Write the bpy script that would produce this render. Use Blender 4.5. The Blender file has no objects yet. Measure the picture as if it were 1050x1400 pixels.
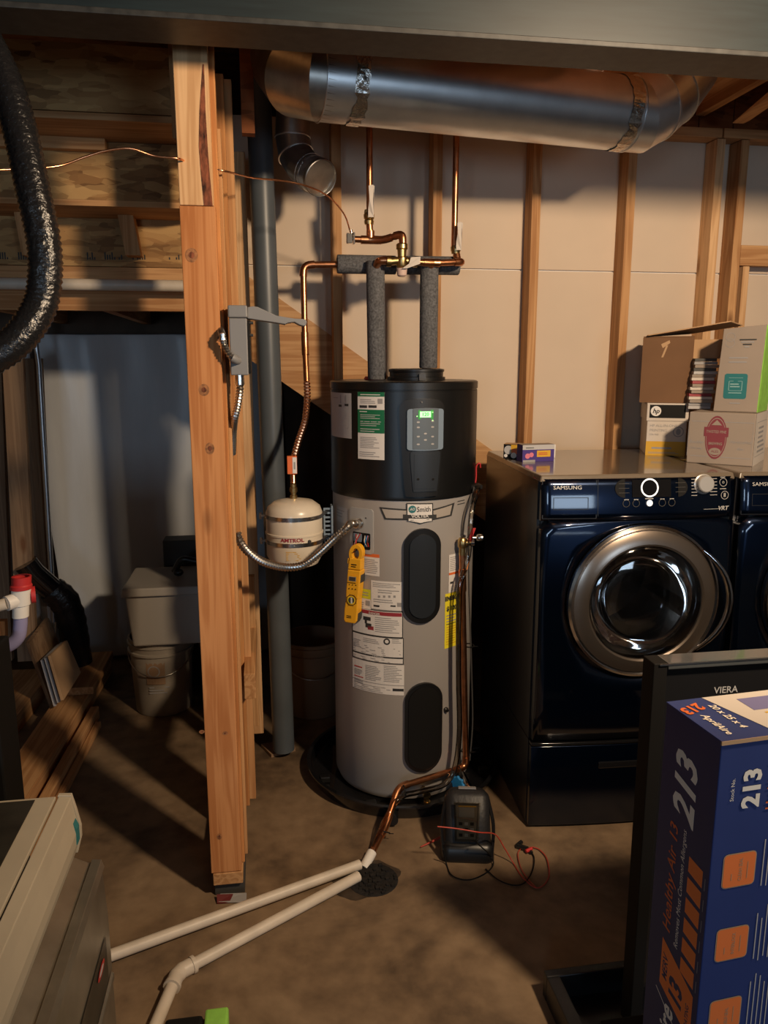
import bpy, bmesh, math, random
from mathutils import Vector, Matrix
random.seed(7)
R = math.radians
PI = math.pi
S = bpy.context.scene
COL = S.collection

# ------------------------------------------------------------------ camera
FPX, YAW, PITCH, CAMH = 1050.0, R(8.8), R(11.0), 1.65
FW = Vector((math.sin(YAW)*math.cos(PITCH), math.cos(YAW)*math.cos(PITCH), -math.sin(PITCH)))
RT = Vector((math.cos(YAW), -math.sin(YAW), 0)); UP = RT.cross(FW); CP = Vector((0, 0, CAMH))
cd = bpy.data.cameras.new('camera'); cam = bpy.data.objects.new('camera', cd); COL.objects.link(cam)
M3 = Matrix((RT, UP, -FW)).transposed()
cam.matrix_world = Matrix.Translation(CP) @ M3.to_4x4()
cd.sensor_fit = 'VERTICAL'; cd.sensor_height = 36.0; cd.lens = 36.0*FPX/1400.0; cd.clip_start = 0.02
S.camera = cam
# ------------------------------------------------------------------ world
w = bpy.data.worlds.new('world'); S.world = w; w.use_nodes = True
w.node_tree.nodes['Background'].inputs[0].default_value = (0.50, 0.42, 0.36, 1)
w.node_tree.nodes['Background'].inputs[1].default_value = 0.02
# ------------------------------------------------------------------ lights
def light(name, kind, loc, energy, color, target=None, **kw):
    d = bpy.data.lights.new(name, kind); d.energy = energy; d.color = color
    for k, v in kw.items(): setattr(d, k, v)
    o = bpy.data.objects.new(name, d); COL.objects.link(o); o.location = loc
    if target is not None:
        o.rotation_euler = (Vector(target)-Vector(loc)).to_track_quat('-Z', 'Y').to_euler()
    return o
light('ceiling_work_lamp', 'SPOT', (1.35, 0.5, 2.50), 260, (1.0, 0.75, 0.50), target=(0.45, 3.2, 1.35), shadow_soft_size=0.085, spot_size=R(124), spot_blend=0.75)
light('patio_door_light', 'AREA', (2.0, -3.2, 1.35), 24, (0.62, 0.80, 1.0), target=(1.6, 3, 1.0), shape='RECTANGLE', size=0.9, size_y=0.9)
light('left_window_light', 'AREA', (-1.6, -3.2, 1.6), 25, (0.58, 0.78, 1.0), target=(-0.8, 4, 1.0), shape='RECTANGLE', size=1.0, size_y=0.8)
# ------------------------------------------------------------------ exposure
vs = S.view_settings; vs.view_transform = 'Standard'; vs.look = 'None'; vs.gamma = 1; vs.exposure = 0.0
vs.use_curve_mapping = False

# ------------------------------------------------------------------ pixel -> world at a known depth
def ray(px, py): return FW + RT*((px-525)/FPX) - UP*((py-700)/FPX)
def P(px, py, Y): d = ray(px, py); return CP + d*(Y/d.y)
def F(px, py, z=0.0): d = ray(px, py); return CP + d*((z-CAMH)/d.z)

# ------------------------------------------------------------------ materials
def new_mat(name):
    m = bpy.data.materials.new(name); m.use_nodes = True
    return m, m.node_tree, m.node_tree.nodes['Principled BSDF']
def plain(name, c, rough=0.5, metal=0.0, var=0.0, scale=20.0, bump=0.0, coat=0.0, spec=None, emit=None, es=0, stretch=None):
    m, nt, b = new_mat(name)
    b.inputs['Base Color'].default_value = (*c, 1); b.inputs['Roughness'].default_value = rough
    b.inputs['Metallic'].default_value = metal
    if coat: b.inputs['Coat Weight'].default_value = coat; b.inputs['Coat Roughness'].default_value = 0.06
    if spec is not None: b.inputs['Specular IOR Level'].default_value = spec
    if emit: b.inputs['Emission Color'].default_value = (*emit, 1); b.inputs['Emission Strength'].default_value = es
    if var or bump:
        tc = nt.nodes.new('ShaderNodeTexCoord'); mp = nt.nodes.new('ShaderNodeMapping')
        if stretch: mp.inputs['Scale'].default_value = stretch
        nt.links.new(tc.outputs['Object'], mp.inputs[0])
        n = nt.nodes.new('ShaderNodeTexNoise'); n.inputs['Scale'].default_value = scale; n.inputs['Detail'].default_value = 5
        nt.links.new(mp.outputs[0], n.inputs['Vector'])
        if var:
            r = nt.nodes.new('ShaderNodeValToRGB')
            r.color_ramp.elements[0].position = 0.3; r.color_ramp.elements[1].position = 0.7
            r.color_ramp.elements[0].color = (*[x*(1-var) for x in c], 1)
            r.color_ramp.elements[1].color = (*[min(1, x*(1+var)) for x in c], 1)
            nt.links.new(n.outputs['Fac'], r.inputs[0]); nt.links.new(r.outputs[0], b.inputs['Base Color'])
        if bump:
            bp = nt.nodes.new('ShaderNodeBump'); bp.inputs['Strength'].default_value = bump; bp.inputs['Distance'].default_value = 0.004
            nt.links.new(n.outputs['Fac'], bp.inputs['Height']); nt.links.new(bp.outputs[0], b.inputs['Normal'])
    return m
def wood(name, ax, c1=(0.36, 0.165, 0.062), c2=(0.60, 0.34, 0.155), seed=0.0):
    m, nt, b = new_mat(name); N, L = nt.nodes.new, nt.links.new
    tc = N('ShaderNodeTexCoord'); oi = N('ShaderNodeObjectInfo')
    add = N('ShaderNodeVectorMath'); add.operation = 'ADD'
    sc = N('ShaderNodeVectorMath'); sc.operation = 'SCALE'; sc.inputs[3].default_value = 9.0
    cb = N('ShaderNodeCombineXYZ')
    for i in range(3): L(oi.outputs['Random'], cb.inputs[i])
    L(cb.outputs[0], sc.inputs[0]); L(tc.outputs['Object'], add.inputs[0]); L(sc.outputs[0], add.inputs[1])
    mp = N('ShaderNodeMapping'); s = [26, 26, 26]; s[ax] = 1.1; mp.inputs['Scale'].default_value = s
    L(add.outputs[0], mp.inputs[0])
    n1 = N('ShaderNodeTexNoise'); n1.inputs['Scale'].default_value = 1.0; n1.inputs['Detail'].default_value = 3; n1.inputs['Distortion'].default_value = 0.6
    L(mp.outputs[0], n1.inputs['Vector'])
    mul = N('ShaderNodeMath'); mul.operation = 'MULTIPLY'; mul.inputs[1].default_value = 26
    sn = N('ShaderNodeMath'); sn.operation = 'SINE'; L(n1.outputs['Fac'], mul.inputs[0]); L(mul.outputs[0], sn.inputs[0])
    mr = N('ShaderNodeMapRange'); mr.inputs[1].default_value = -1; mr.inputs[2].default_value = 1
    L(sn.outputs[0], mr.inputs[0])
    mp2 = N('ShaderNodeMapping'); s2 = [5, 5, 5]; s2[ax] = 1.2; mp2.inputs['Scale'].default_value = s2; L(add.outputs[0], mp2.inputs[0])
    n2 = N('ShaderNodeTexNoise'); n2.inputs['Scale'].default_value = 1.0; n2.inputs['Detail'].default_value = 4; L(mp2.outputs[0], n2.inputs['Vector'])
    mx = N('ShaderNodeMix'); mx.data_type = 'FLOAT'; mx.inputs[0].default_value = 0.72
    L(mr.outputs[0], mx.inputs[2]); L(n2.outputs['Fac'], mx.inputs[3])
    rp = N('ShaderNodeValToRGB'); rp.color_ramp.elements[0].position = 0.25; rp.color_ramp.elements[1].position = 0.72
    rp.color_ramp.elements[0].color = (*c1, 1); rp.color_ramp.elements[1].color = (*c2, 1)
    L(mx.outputs[0], rp.inputs[0])
    mp3 = N('ShaderNodeMapping'); s3 = [7, 7, 7]; s3[ax] = 2.4; mp3.inputs['Scale'].default_value = s3; L(add.outputs[0], mp3.inputs[0])
    vo = N('ShaderNodeTexVoronoi'); vo.inputs['Scale'].default_value = 1.0; L(mp3.outputs[0], vo.inputs['Vector'])
    kr = N('ShaderNodeMapRange'); kr.inputs[1].default_value = 0.05; kr.inputs[2].default_value = 0.14; kr.inputs[3].default_value = 0.75; kr.inputs[4].default_value = 0.0
    L(vo.outputs['Distance'], kr.inputs[0])
    mk = N('ShaderNodeMix'); mk.data_type = 'RGBA'; L(kr.outputs[0], mk.inputs[0]); L(rp.outputs[0], mk.inputs[6]); mk.inputs[7].default_value = (0.13, 0.045, 0.015, 1)
    L(mk.outputs[2], b.inputs['Base Color']); b.inputs['Roughness'].default_value = 0.75
    b.inputs['Specular IOR Level'].default_value = 0.25
    bp = N('ShaderNodeBump'); bp.inputs['Strength'].default_value = 0.15; bp.inputs['Distance'].default_value = 0.002
    L(n1.outputs['Fac'], bp.inputs['Height']); L(bp.outputs[0], b.inputs['Normal'])
    return m
def osb(name, tint=(1, 1, 1)):
    m, nt, b = new_mat(name); N, L = nt.nodes.new, nt.links.new
    tc = N('ShaderNodeTexCoord')
    n0 = N('ShaderNodeTexNoise'); n0.inputs['Scale'].default_value = 5; n0.inputs['Detail'].default_value = 3
    L(tc.outputs['Object'], n0.inputs['Vector'])
    mx = N('ShaderNodeMix'); mx.data_type = 'VECTOR'; mx.inputs[0].default_value = 0.03
    L(tc.outputs['Object'], mx.inputs[4]); L(n0.outputs['Color'], mx.inputs[5])
    prev = None
    for i, (sc, rot) in enumerate((((11, 11, 40), 0.6), ((9, 9, 34), -0.75))):
        mp = N('ShaderNodeMapping'); mp.inputs['Scale'].default_value = sc; mp.inputs['Rotation'].default_value = (0, rot, 0); L(mx.outputs[1], mp.inputs[0])
        v = N('ShaderNodeTexVoronoi'); v.distance = 'MANHATTAN'; v.inputs['Scale'].default_value = 1.0; v.inputs['Randomness'].default_value = 1; L(mp.outputs[0], v.inputs['Vector'])
        r = N('ShaderNodeValToRGB'); e = r.color_ramp.elements
        e[0].position = 0.1; e[0].color = (0.16*tint[0], 0.08*tint[1], 0.03*tint[2], 1)
        e[1].position = 0.85; e[1].color = (0.52*tint[0], 0.32*tint[1], 0.13*tint[2], 1)
        k = e.new(0.4); k.color = (0.36*tint[0], 0.19*tint[1], 0.07*tint[2], 1)
        sp = N('ShaderNodeSeparateColor'); L(v.outputs['Color'], sp.inputs[0]); L(sp.outputs[0], r.inputs[0])
        if prev is None: prev = r.outputs[0]
        else:
            q = N('ShaderNodeMix'); q.data_type = 'RGBA'; q.inputs[0].default_value = 0.5; L(prev, q.inputs[6]); L(r.outputs[0], q.inputs[7]); prev = q.outputs[2]
    L(prev, b.inputs['Base Color']); b.inputs['Roughness'].default_value = 0.7; b.inputs['Specular IOR Level'].default_value = 0.3
    return m
def concrete(name):
    m, nt, b = new_mat(name); N, L = nt.nodes.new, nt.links.new
    tc = N('ShaderNodeTexCoord')
    a = N('ShaderNodeTexNoise'); a.inputs['Scale'].default_value = 1.8; a.inputs['Detail'].default_value = 9; a.inputs['Roughness'].default_value = 0.62; a.inputs['Distortion'].default_value = 0.5
    c = N('ShaderNodeTexNoise'); c.inputs['Scale'].default_value = 14; c.inputs['Detail'].default_value = 6
    L(tc.outputs['Object'], a.inputs['Vector']); L(tc.outputs['Object'], c.inputs['Vector'])
    mx = N('ShaderNodeMix'); mx.data_type = 'FLOAT'; mx.inputs[0].default_value = 0.3; L(a.outputs['Fac'], mx.inputs[2]); L(c.outputs['Fac'], mx.inputs[3])
    r = N('ShaderNodeValToRGB'); e = r.color_ramp.elements
    e[0].position = 0.36; e[0].color = (0.075, 0.048, 0.028, 1); e[1].position = 0.68; e[1].color = (0.31, 0.215, 0.128, 1)
    k = e.new(0.5); k.color = (0.185, 0.122, 0.070, 1)
    L(mx.outputs[0], r.inputs[0]); L(r.outputs[0], b.inputs['Base Color'])
    b.inputs['Roughness'].default_value = 0.62
    bp = N('ShaderNodeBump'); bp.inputs['Strength'].default_value = 0.2; bp.inputs['Distance'].default_value = 0.004
    L(c.outputs['Fac'], bp.inputs['Height']); L(bp.outputs[0], b.inputs['Normal'])
    return m
def thin_glass(name, tint=(0.8, 0.8, 0.8), refl=1.0):
    m, nt, b = new_mat(name); N, L = nt.nodes.new, nt.links.new
    t = N('ShaderNodeBsdfTransparent'); t.inputs[0].default_value = (*tint, 1)
    g = N('ShaderNodeBsdfGlossy'); g.inputs[0].default_value = (1, 1, 1, 1); g.inputs['Roughness'].default_value = 0.05
    fr = N('ShaderNodeFresnel'); fr.inputs[0].default_value = 1.6
    mu = N('ShaderNodeMath'); mu.operation = 'MULTIPLY'; mu.inputs[1].default_value = refl; L(fr.outputs[0], mu.inputs[0])
    mx = N('ShaderNodeMixShader'); L(mu.outputs[0], mx.inputs[0]); L(t.outputs[0], mx.inputs[1]); L(g.outputs[0], mx.inputs[2])
    L(mx.outputs[0], nt.nodes['Material Output'].inputs[0]); nt.nodes.remove(b)
    return m
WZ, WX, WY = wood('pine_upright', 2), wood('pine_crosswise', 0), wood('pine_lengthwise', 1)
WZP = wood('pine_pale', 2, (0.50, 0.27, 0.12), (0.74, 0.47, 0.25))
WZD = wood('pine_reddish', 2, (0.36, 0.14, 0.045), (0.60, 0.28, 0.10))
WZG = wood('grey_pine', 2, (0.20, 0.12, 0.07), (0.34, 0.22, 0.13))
WD = wood('stringer_wood', 0, (0.40, 0.20, 0.085), (0.62, 0.38, 0.19))
OSB = osb('osb'); OSBR = osb('osb_red', (0.55, 0.30, 0.22))
CONC = concrete('concrete')
DRY = plain('drywall_back', (0.64, 0.515, 0.395), 0.9, var=0.05, scale=2.5)
WHITE = plain('white_paint', (0.75, 0.72, 0.68), 0.6)
TAPE = plain('joint_white', (0.85, 0.82, 0.77), 0.7)
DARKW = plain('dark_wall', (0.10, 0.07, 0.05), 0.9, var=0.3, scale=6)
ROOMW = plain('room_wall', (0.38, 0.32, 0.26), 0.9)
STEEL = plain('painted_steel', (0.010, 0.018, 0.021), 0.45, var=0.25, scale=5, stretch=(1, 6, 12))
STEELU = plain('steel_edge', (0.028, 0.028, 0.026), 0.5, var=0.5, scale=30)
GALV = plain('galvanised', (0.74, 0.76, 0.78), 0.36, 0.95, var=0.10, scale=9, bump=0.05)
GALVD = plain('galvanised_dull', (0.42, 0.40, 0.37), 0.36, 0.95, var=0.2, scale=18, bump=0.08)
FOIL = plain('foil_tape', (0.75, 0.72, 0.68), 0.22, 1.0, var=0.2, scale=60, bump=0.9)
COPPER = plain('copper', (0.62, 0.27, 0.13), 0.30, 1.0, var=0.25, scale=30)
COPPERB = plain('bright_copper', (0.95, 0.45, 0.24), 0.25, 1.0, var=0.1, scale=30)
BRASS = plain('brass', (0.55, 0.38, 0.16), 0.32, 1.0, var=0.25, scale=40)
CHROME = plain('chrome', (0.75, 0.75, 0.76), 0.14, 1.0)
NICKEL = plain('nickel', (0.6, 0.58, 0.55), 0.25, 1.0)
FLEX = plain('flex_steel', (0.52, 0.50, 0.47), 0.3, 1.0)
FOAM = plain('foam_grey', (0.105, 0.105, 0.11), 0.95, var=0.45, scale=130, bump=0.5)
ABS = plain('grey_drain', (0.085, 0.10, 0.115), 0.4, var=0.12, scale=6)
PVC = plain('white_pvc', (0.62, 0.54, 0.44), 0.45, var=0.1, scale=14)
PVCW = plain('bright_pvc', (0.78, 0.74, 0.68), 0.35)
BLK = plain('black_plastic', (0.007, 0.007, 0.0075), 0.38)
BLKM = plain('black_matte', (0.007, 0.0065, 0.006), 0.65, spec=0.2)
BLKG = plain('black_gloss', (0.008, 0.008, 0.009), 0.12, coat=0.5)
SHROUD = plain('black_shroud', (0.006, 0.006, 0.006), 0.33, bump=0.03, scale=200)
GREYB = plain('heater_grey', (0.43, 0.40, 0.375), 0.38, 0.25)
GREYP = plain('grey_plate', (0.40, 0.40, 0.40), 0.45, 0.1)
BOXG = plain('disconnect_grey', (0.20, 0.20, 0.205), 0.5)
PANELG = plain('panel_blue_grey', (0.10, 0.125, 0.15), 0.4)
PANELS = plain('panel_side', (0.20, 0.26, 0.33), 0.3)
PANELD = plain('panel_door', (0.017, 0.021, 0.027), 0.38)
CREAM = plain('tank_cream', (0.70, 0.62, 0.50), 0.3, coat=0.2)
PAPER = plain('label_paper', (0.72, 0.69, 0.66), 0.55)
PAPERG = plain('label_grey', (0.45, 0.44, 0.44), 0.55)
INK = plain('ink', (0.03, 0.03, 0.03), 0.6)
INKG = plain('ink_grey', (0.30, 0.29, 0.29), 0.6)
GREEN = plain('label_green', (0.01, 0.14, 0.06), 0.45)
TEAL = plain('teal', (0.02, 0.16, 0.17), 0.5)
RED = plain('red', (0.50, 0.03, 0.03), 0.45)
DRED = plain('dark_red', (0.30, 0.03, 0.04), 0.5)
ORANGE = plain('orange', (0.72, 0.15, 0.035), 0.5)
YEL = plain('meter_yellow', (0.85, 0.42, 0.02), 0.4)
YLAB = plain('yellow_label', (0.80, 0.68, 0.03), 0.5)
LIME = plain('lime_label', (0.55, 0.58, 0.03), 0.5)
DGREY = plain('dark_grey', (0.05, 0.047, 0.043), 0.6)
LCD = plain('lcd', (0.2, 0.7, 0.2), 0.4, emit=(0.45, 1.0, 0.42), es=1.4)
LED = plain('led', (0.3, 0.9, 0.3), 0.4, emit=(0.4, 1.0, 0.3), es=1.0)
GLOWG = plain('lcd_green', (0.02, 0.25, 0.04), 0.5, emit=(0.03, 0.5, 0.06), es=0.25)
RING = plain('ring_light', (0.8, 0.8, 0.8), 0.3, emit=(1, 0.97, 0.92), es=0.9)
NAVY = plain('navy_enamel', (0.0022, 0.0078, 0.024), 0.28, 0.85, coat=1.0)
NAVYS = plain('navy_side', (0.014, 0.013, 0.014), 0.32, coat=0.3)
TOPM = plain('washer_top', (0.16, 0.125, 0.09), 0.2, coat=0.6)
BRONZE = plain('door_ring', (0.30, 0.25, 0.21), 0.28, 0.9)
SILVER = plain('print_silver', (0.55, 0.53, 0.50), 0.4, 0.3)
DRUM = plain('drum_steel', (0.42, 0.40, 0.38), 0.25, 0.9, var=0.3, scale=12, bump=0.2)
CARD = plain('cardboard', (0.17, 0.085, 0.038), 0.85, var=0.08, scale=8)
CARDL = plain('cardboard_light', (0.48, 0.30, 0.16), 0.85)
CARDW = plain('carton_grey', (0.30, 0.245, 0.20), 0.8, var=0.05, scale=6)
CARTW = plain('carton_white', (0.58, 0.52, 0.46), 0.7)
LGREEN = plain('bright_green', (0.28, 0.60, 0.09), 0.6, var=0.15, scale=30)
MUST = plain('mustard', (0.62, 0.35, 0.02), 0.6)
PURPLE = plain('purple', (0.06, 0.035, 0.20), 0.4)
PINK = plain('pink', (0.65, 0.18, 0.25), 0.5)
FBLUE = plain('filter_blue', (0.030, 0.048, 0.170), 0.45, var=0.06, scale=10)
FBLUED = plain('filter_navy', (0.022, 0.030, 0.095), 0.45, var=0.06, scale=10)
FORG = plain('filter_orange', (0.95, 0.22, 0.05), 0.5)
FTXT = plain('filter_cream', (0.92, 0.82, 0.68), 0.5)
OCREAM = plain('appliance_cream', (0.46, 0.40, 0.30), 0.42, var=0.06, scale=7)
OMETAL = plain('appliance_metal', (0.30, 0.28, 0.23), 0.32, 0.75, var=0.2, scale=10)
ODARK = plain('appliance_dark', (0.045, 0.04, 0.03), 0.35, 0.5, var=0.5, scale=10)
TOTE = plain('tote_grey', (0.34, 0.31, 0.27), 0.55)
BUCK = plain('bucket_plastic', (0.30, 0.26, 0.21), 0.5, var=0.06, scale=8)
BUCKD = plain('bucket_tan', (0.27, 0.17, 0.10), 0.5, var=0.1, scale=8)
SHEET = plain('vapour_sheet', (0.60, 0.63, 0.66), 0.32, 0.0, var=0.05, scale=4, bump=0.5, stretch=(3, 3, .7))
LAV = plain('lavender_tube', (0.28, 0.26, 0.42), 0.25)
BLUEV = plain('blue_handle', (0.02, 0.22, 0.55), 0.4)
MUDB = plain('drain_dark', (0.007, 0.005, 0.004), 0.85, var=0.7, scale=60, bump=0.9)
BAG = plain('black_poly', (0.010, 0.010, 0.011), 0.24, bump=1.0, scale=70)
CLEAR = thin_glass('clear_vinyl', (0.80, 0.76, 0.70), 1.6)
CLEARW = thin_glass('clear_window', (0.85, 0.80, 0.72), 1.3)
DOORG = thin_glass('door_glass', (0.90, 0.88, 0.86), 1.5)
BARK = plain('bark', (0.17, 0.05, 0.022), 0.9, var=0.92, scale=85, bump=0.8, stretch=(1, 1, .35))
KNOT = plain('knot', (0.30, 0.125, 0.045), 0.7, var=0.5, scale=90)
WREG = wood('post_lower', 2, (0.42, 0.155, 0.048), (0.63, 0.29, 0.115))

# ------------------------------------------------------------------ mesh builder
def ortho(d):
    d = d.normalized(); a = Vector((0, 0, 1)) if abs(d.z) < 0.9 else Vector((1, 0, 0))
    u = d.cross(a).normalized(); return u, d.cross(u).normalized()
def catmull(pts, n=8):
    pts = [Vector(p) for p in pts]
    if len(pts) < 3: return pts
    q = [2*pts[0]-pts[1]]+pts+[2*pts[-1]-pts[-2]]; out = []
    for i in range(1, len(q)-2):
        a, b, c, d = q[i-1:i+3]
        for k in range(n):
            t = k/n
            out.append(0.5*((2*b)+(c-a)*t+(2*a-5*b+4*c-d)*t*t+(3*b-a-3*c+d)*t**3))
    out.append(pts[-1]); return out
class MB:
    def __init__(s): s.bm = bmesh.new(); s.mi = 0; s.mats = []
    def m(s, mat):
        if mat not in s.mats: s.mats.append(mat)
        s.mi = s.mats.index(mat); return s
    def face(s, vs, smooth=False):
        try: f = s.bm.faces.new(vs)
        except ValueError: return None
        f.material_index = s.mi; f.smooth = smooth; return f
    def quad(s, *ps):
        return s.face([s.bm.verts.new(p) for p in ps])
    def box(s, lo, hi, M=None):
        x0, y0, z0 = lo; x1, y1, z1 = hi
        co = [(x0, y0, z0), (x1, y0, z0), (x1, y1, z0), (x0, y1, z0), (x0, y0, z1), (x1, y0, z1), (x1, y1, z1), (x0, y1, z1)]
        return s.hexa(co, M)
    def hexa(s, co, M=None):
        v = [s.bm.verts.new(M @ Vector(c) if M else c) for c in co]
        for q in ((3, 2, 1, 0), (4, 5, 6, 7), (0, 1, 5, 4), (1, 2, 6, 5), (2, 3, 7, 6), (3, 0, 4, 7)): s.face([v[i] for i in q])
        return s
    def tube(s, pts, r, seg=12, caps=True, sharp=False):
        pts = [Vector(p) for p in pts]; n = len(pts)
        rs = r if isinstance(r, (list, tuple)) else [r]*n
        tans = []
        for i in range(n):
            t = (pts[min(i+1, n-1)]-pts[max(i-1, 0)])
            if 0 < i < n-1: t = (pts[i]-pts[i-1]).normalized()+(pts[i+1]-pts[i]).normalized()
            tans.append(t.normalized() if t.length > 1e-9 else tans[-1])
        u, v = ortho(tans[0]); rings = []
        for i in range(n):
            t = tans[i]; u = (u-t*u.dot(t)).normalized(); v = t.cross(u)
            k = 1.0
            if 0 < i < n-1:
                c = (pts[i]-pts[i-1]).normalized().dot(t); k = 1/max(0.5, c)
                bd = (pts[i+1]-pts[i]).normalized()-(pts[i]-pts[i-1]).normalized()
                bd = bd.normalized() if bd.length > 1e-3 else None
            else: bd = None
            ring = []
            for j in range(seg):
                a = 2*PI*j/seg; o = (u*math.cos(a)+v*math.sin(a))*rs[i]
                if bd is not None and sharp:
                    bb = (bd-t*bd.dot(t)).normalized(); o = o+bb*o.dot(bb)*(k-1)
                ring.append(s.bm.verts.new(pts[i]+o))
            rings.append(ring)
        for i in range(n-1):
            for j in range(seg):
                s.face([rings[i][j], rings[i][(j+1) % seg], rings[i+1][(j+1) % seg], rings[i+1][j]], True)
        if sharp:
            for i in range(1, n-1):
                for j in range(seg):
                    e = s.bm.edges.get((rings[i][j], rings[i][(j+1) % seg]))
                    if e: e.smooth = False
        if caps:
            s.face(rings[0][::-1]); s.face(rings[-1])
            for rg in (rings[0], rings[-1]):
                for j in range(seg):
                    e = s.bm.edges.get((rg[j], rg[(j+1) % seg]))
                    if e: e.smooth = False
        return s
    def flex(s, pts, r, amp=0.12, pitch=None, seg=12):
        pitch = pitch or r*0.7
        d = catmull(pts, 30); out = [d[0]]; acc = 0
        step = pitch/2
        for i in range(1, len(d)):
            a, b = d[i-1], d[i]; L = (b-a).length; pos = 0
            while acc+(L-pos) >= step:
                pos += step-acc; acc = 0; out.append(a.lerp(b, pos/L))
            acc += L-pos
        rr = [r*(1+(amp*1.5 if i % 2 else -amp*1.5)) for i in range(len(out))]
        s.tube(out, rr, seg)
        if r < .03:
            for f in s.bm.faces: f.smooth = False
        return s
    def lathe(s, prof, c, axis=(0, 0, 1), seg=32, sharp=()):
        c = Vector(c); ax = Vector(axis).normalized(); u, v = ortho(ax)
        if abs(ax.z) > 0.99: u, v = Vector((1, 0, 0)), Vector((0, 1, 0))*(1 if ax.z > 0 else -1)
        rings = []
        for (r, h) in prof:
            if r < 1e-6: rings.append([s.bm.verts.new(c+ax*h)])
            else: rings.append([s.bm.verts.new(c+ax*h+(u*math.cos(2*PI*j/seg)+v*math.sin(2*PI*j/seg))*r) for j in range(seg)])
        for i in range(len(rings)-1):
            a, b = rings[i], rings[i+1]
            for j in range(seg):
                k = (j+1) % seg
                if len(a) == 1 and len(b) == 1: continue
                if len(a) == 1: s.face([a[0], b[k], b[j]], True)
                elif len(b) == 1: s.face([a[j], a[k], b[0]], True)
                else: s.face([a[j], a[k], b[k], b[j]], True)
        for i in range(1, len(prof)-1):
            p0, p1, p2 = Vector(prof[i-1]), Vector(prof[i]), Vector(prof[i+1])
            d1, d2 = p1-p0, p2-p1
            if d1.length > 1e-7 and d2.length > 1e-7 and d1.angle(d2) > R(35) and len(rings[i]) > 1:
                for j in range(seg):
                    e = s.bm.edges.get((rings[i][j], rings[i][(j+1) % seg]))
                    if e: e.smooth = False
        return s
    def prism(s, poly, d, M=None):
        "poly: list of 3D points (planar), d: extrusion vector"
        d = Vector(d); a = [Vector(p) for p in poly]; b = [p+d for p in a]
        if M: a = [M @ p for p in a]; b = [M @ p for p in b]
        va = [s.bm.verts.new(p) for p in a]; vb = [s.bm.verts.new(p) for p in b]; n = len(va)
        s.face(va[::-1]); s.face(vb)
        for i in range(n): s.face([va[i], va[(i+1) % n], vb[(i+1) % n], vb[i]])
        return s
    def ball(s, c, r, sc=(1, 1, 1), seg=16):
        prof = [(math.sin(PI*i/(seg//2)), -math.cos(PI*i/(seg//2))) for i in range(seg//2+1)]
        rings = []
        for (a, h) in prof:
            if a < 1e-5: rings.append([s.bm.verts.new(Vector(c)+Vector((0, 0, h*r*sc[2])))])
            else: rings.append([s.bm.verts.new(Vector(c)+Vector((math.cos(2*PI*j/seg)*a*r*sc[0], math.sin(2*PI*j/seg)*a*r*sc[1], h*r*sc[2]))) for j in range(seg)])
        for i in range(len(rings)-1):
            a, b = rings[i], rings[i+1]
            for j in range(seg):
                k = (j+1) % seg
                if len(a) == 1: s.face([a[0], b[k], b[j]], True)
                elif len(b) == 1: s.face([a[j], a[k], b[0]], True)
                else: s.face([a[j], a[k], b[k], b[j]], True)
        return s
    def build(s, name, mat=None, parent=None, bevel=0.0, label=None, fix=True, kind=None, solid=0, wn=False):
        if fix: bmesh.ops.recalc_face_normals(s.bm, faces=s.bm.faces[:])
        me = bpy.data.meshes.new(name)
        off = Vector((0, 0, 0))
        if parent is not None and not parent.get('local_space'):
            q = parent
            while q is not None: off += q.location; q = q.parent
            for v in s.bm.verts: v.co -= off
        s.bm.to_mesh(me); s.bm.free()
        for mt in (s.mats or [mat]): me.materials.append(mt)
        o = bpy.data.objects.new(name, me); COL.objects.link(o)
        if parent is not None:
            o.parent = parent
            if parent.get('local_space'): o['local_space'] = 1
        if solid:
            md = o.modifiers.new('s', 'SOLIDIFY'); md.thickness = solid
        if bevel:
            md = o.modifiers.new('b', 'BEVEL'); md.width = bevel; md.segments = 2; md.limit_method = 'ANGLE'; md.angle_limit = R(40)
            for p in me.polygons: pass
        if label: o['label'] = label
        if kind: o['kind'] = kind
        return o
def tag(o, label, cat, group=None):
    o['label'] = label; o['category'] = cat
    if group: o['group'] = group
    return o
def thing(name, label, cat, loc=(0, 0, 0), rz=0.0, group=None, local=False):
    o = bpy.data.objects.new(name, None); COL.objects.link(o); o.location = loc; o.rotation_euler = (0, 0, rz)
    o.empty_display_size = 0.05
    if local: o['local_space'] = 1
    return tag(o, label, cat, group)
def struct(o): o['kind'] = 'structure'; return o
def bbox(name, lo, hi, mat, parent=None, bevel=0.0, label=None):
    mb = MB(); mb.box(lo, hi); return mb.build(name, mat, parent, bevel, label)
def copy_tree(o, parent=None):
    c = o.copy(); COL.objects.link(c)
    if parent is not None: c.parent = parent
    for ch in [k for k in bpy.data.objects if k.parent == o]: copy_tree(ch, c)
    return c
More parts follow.
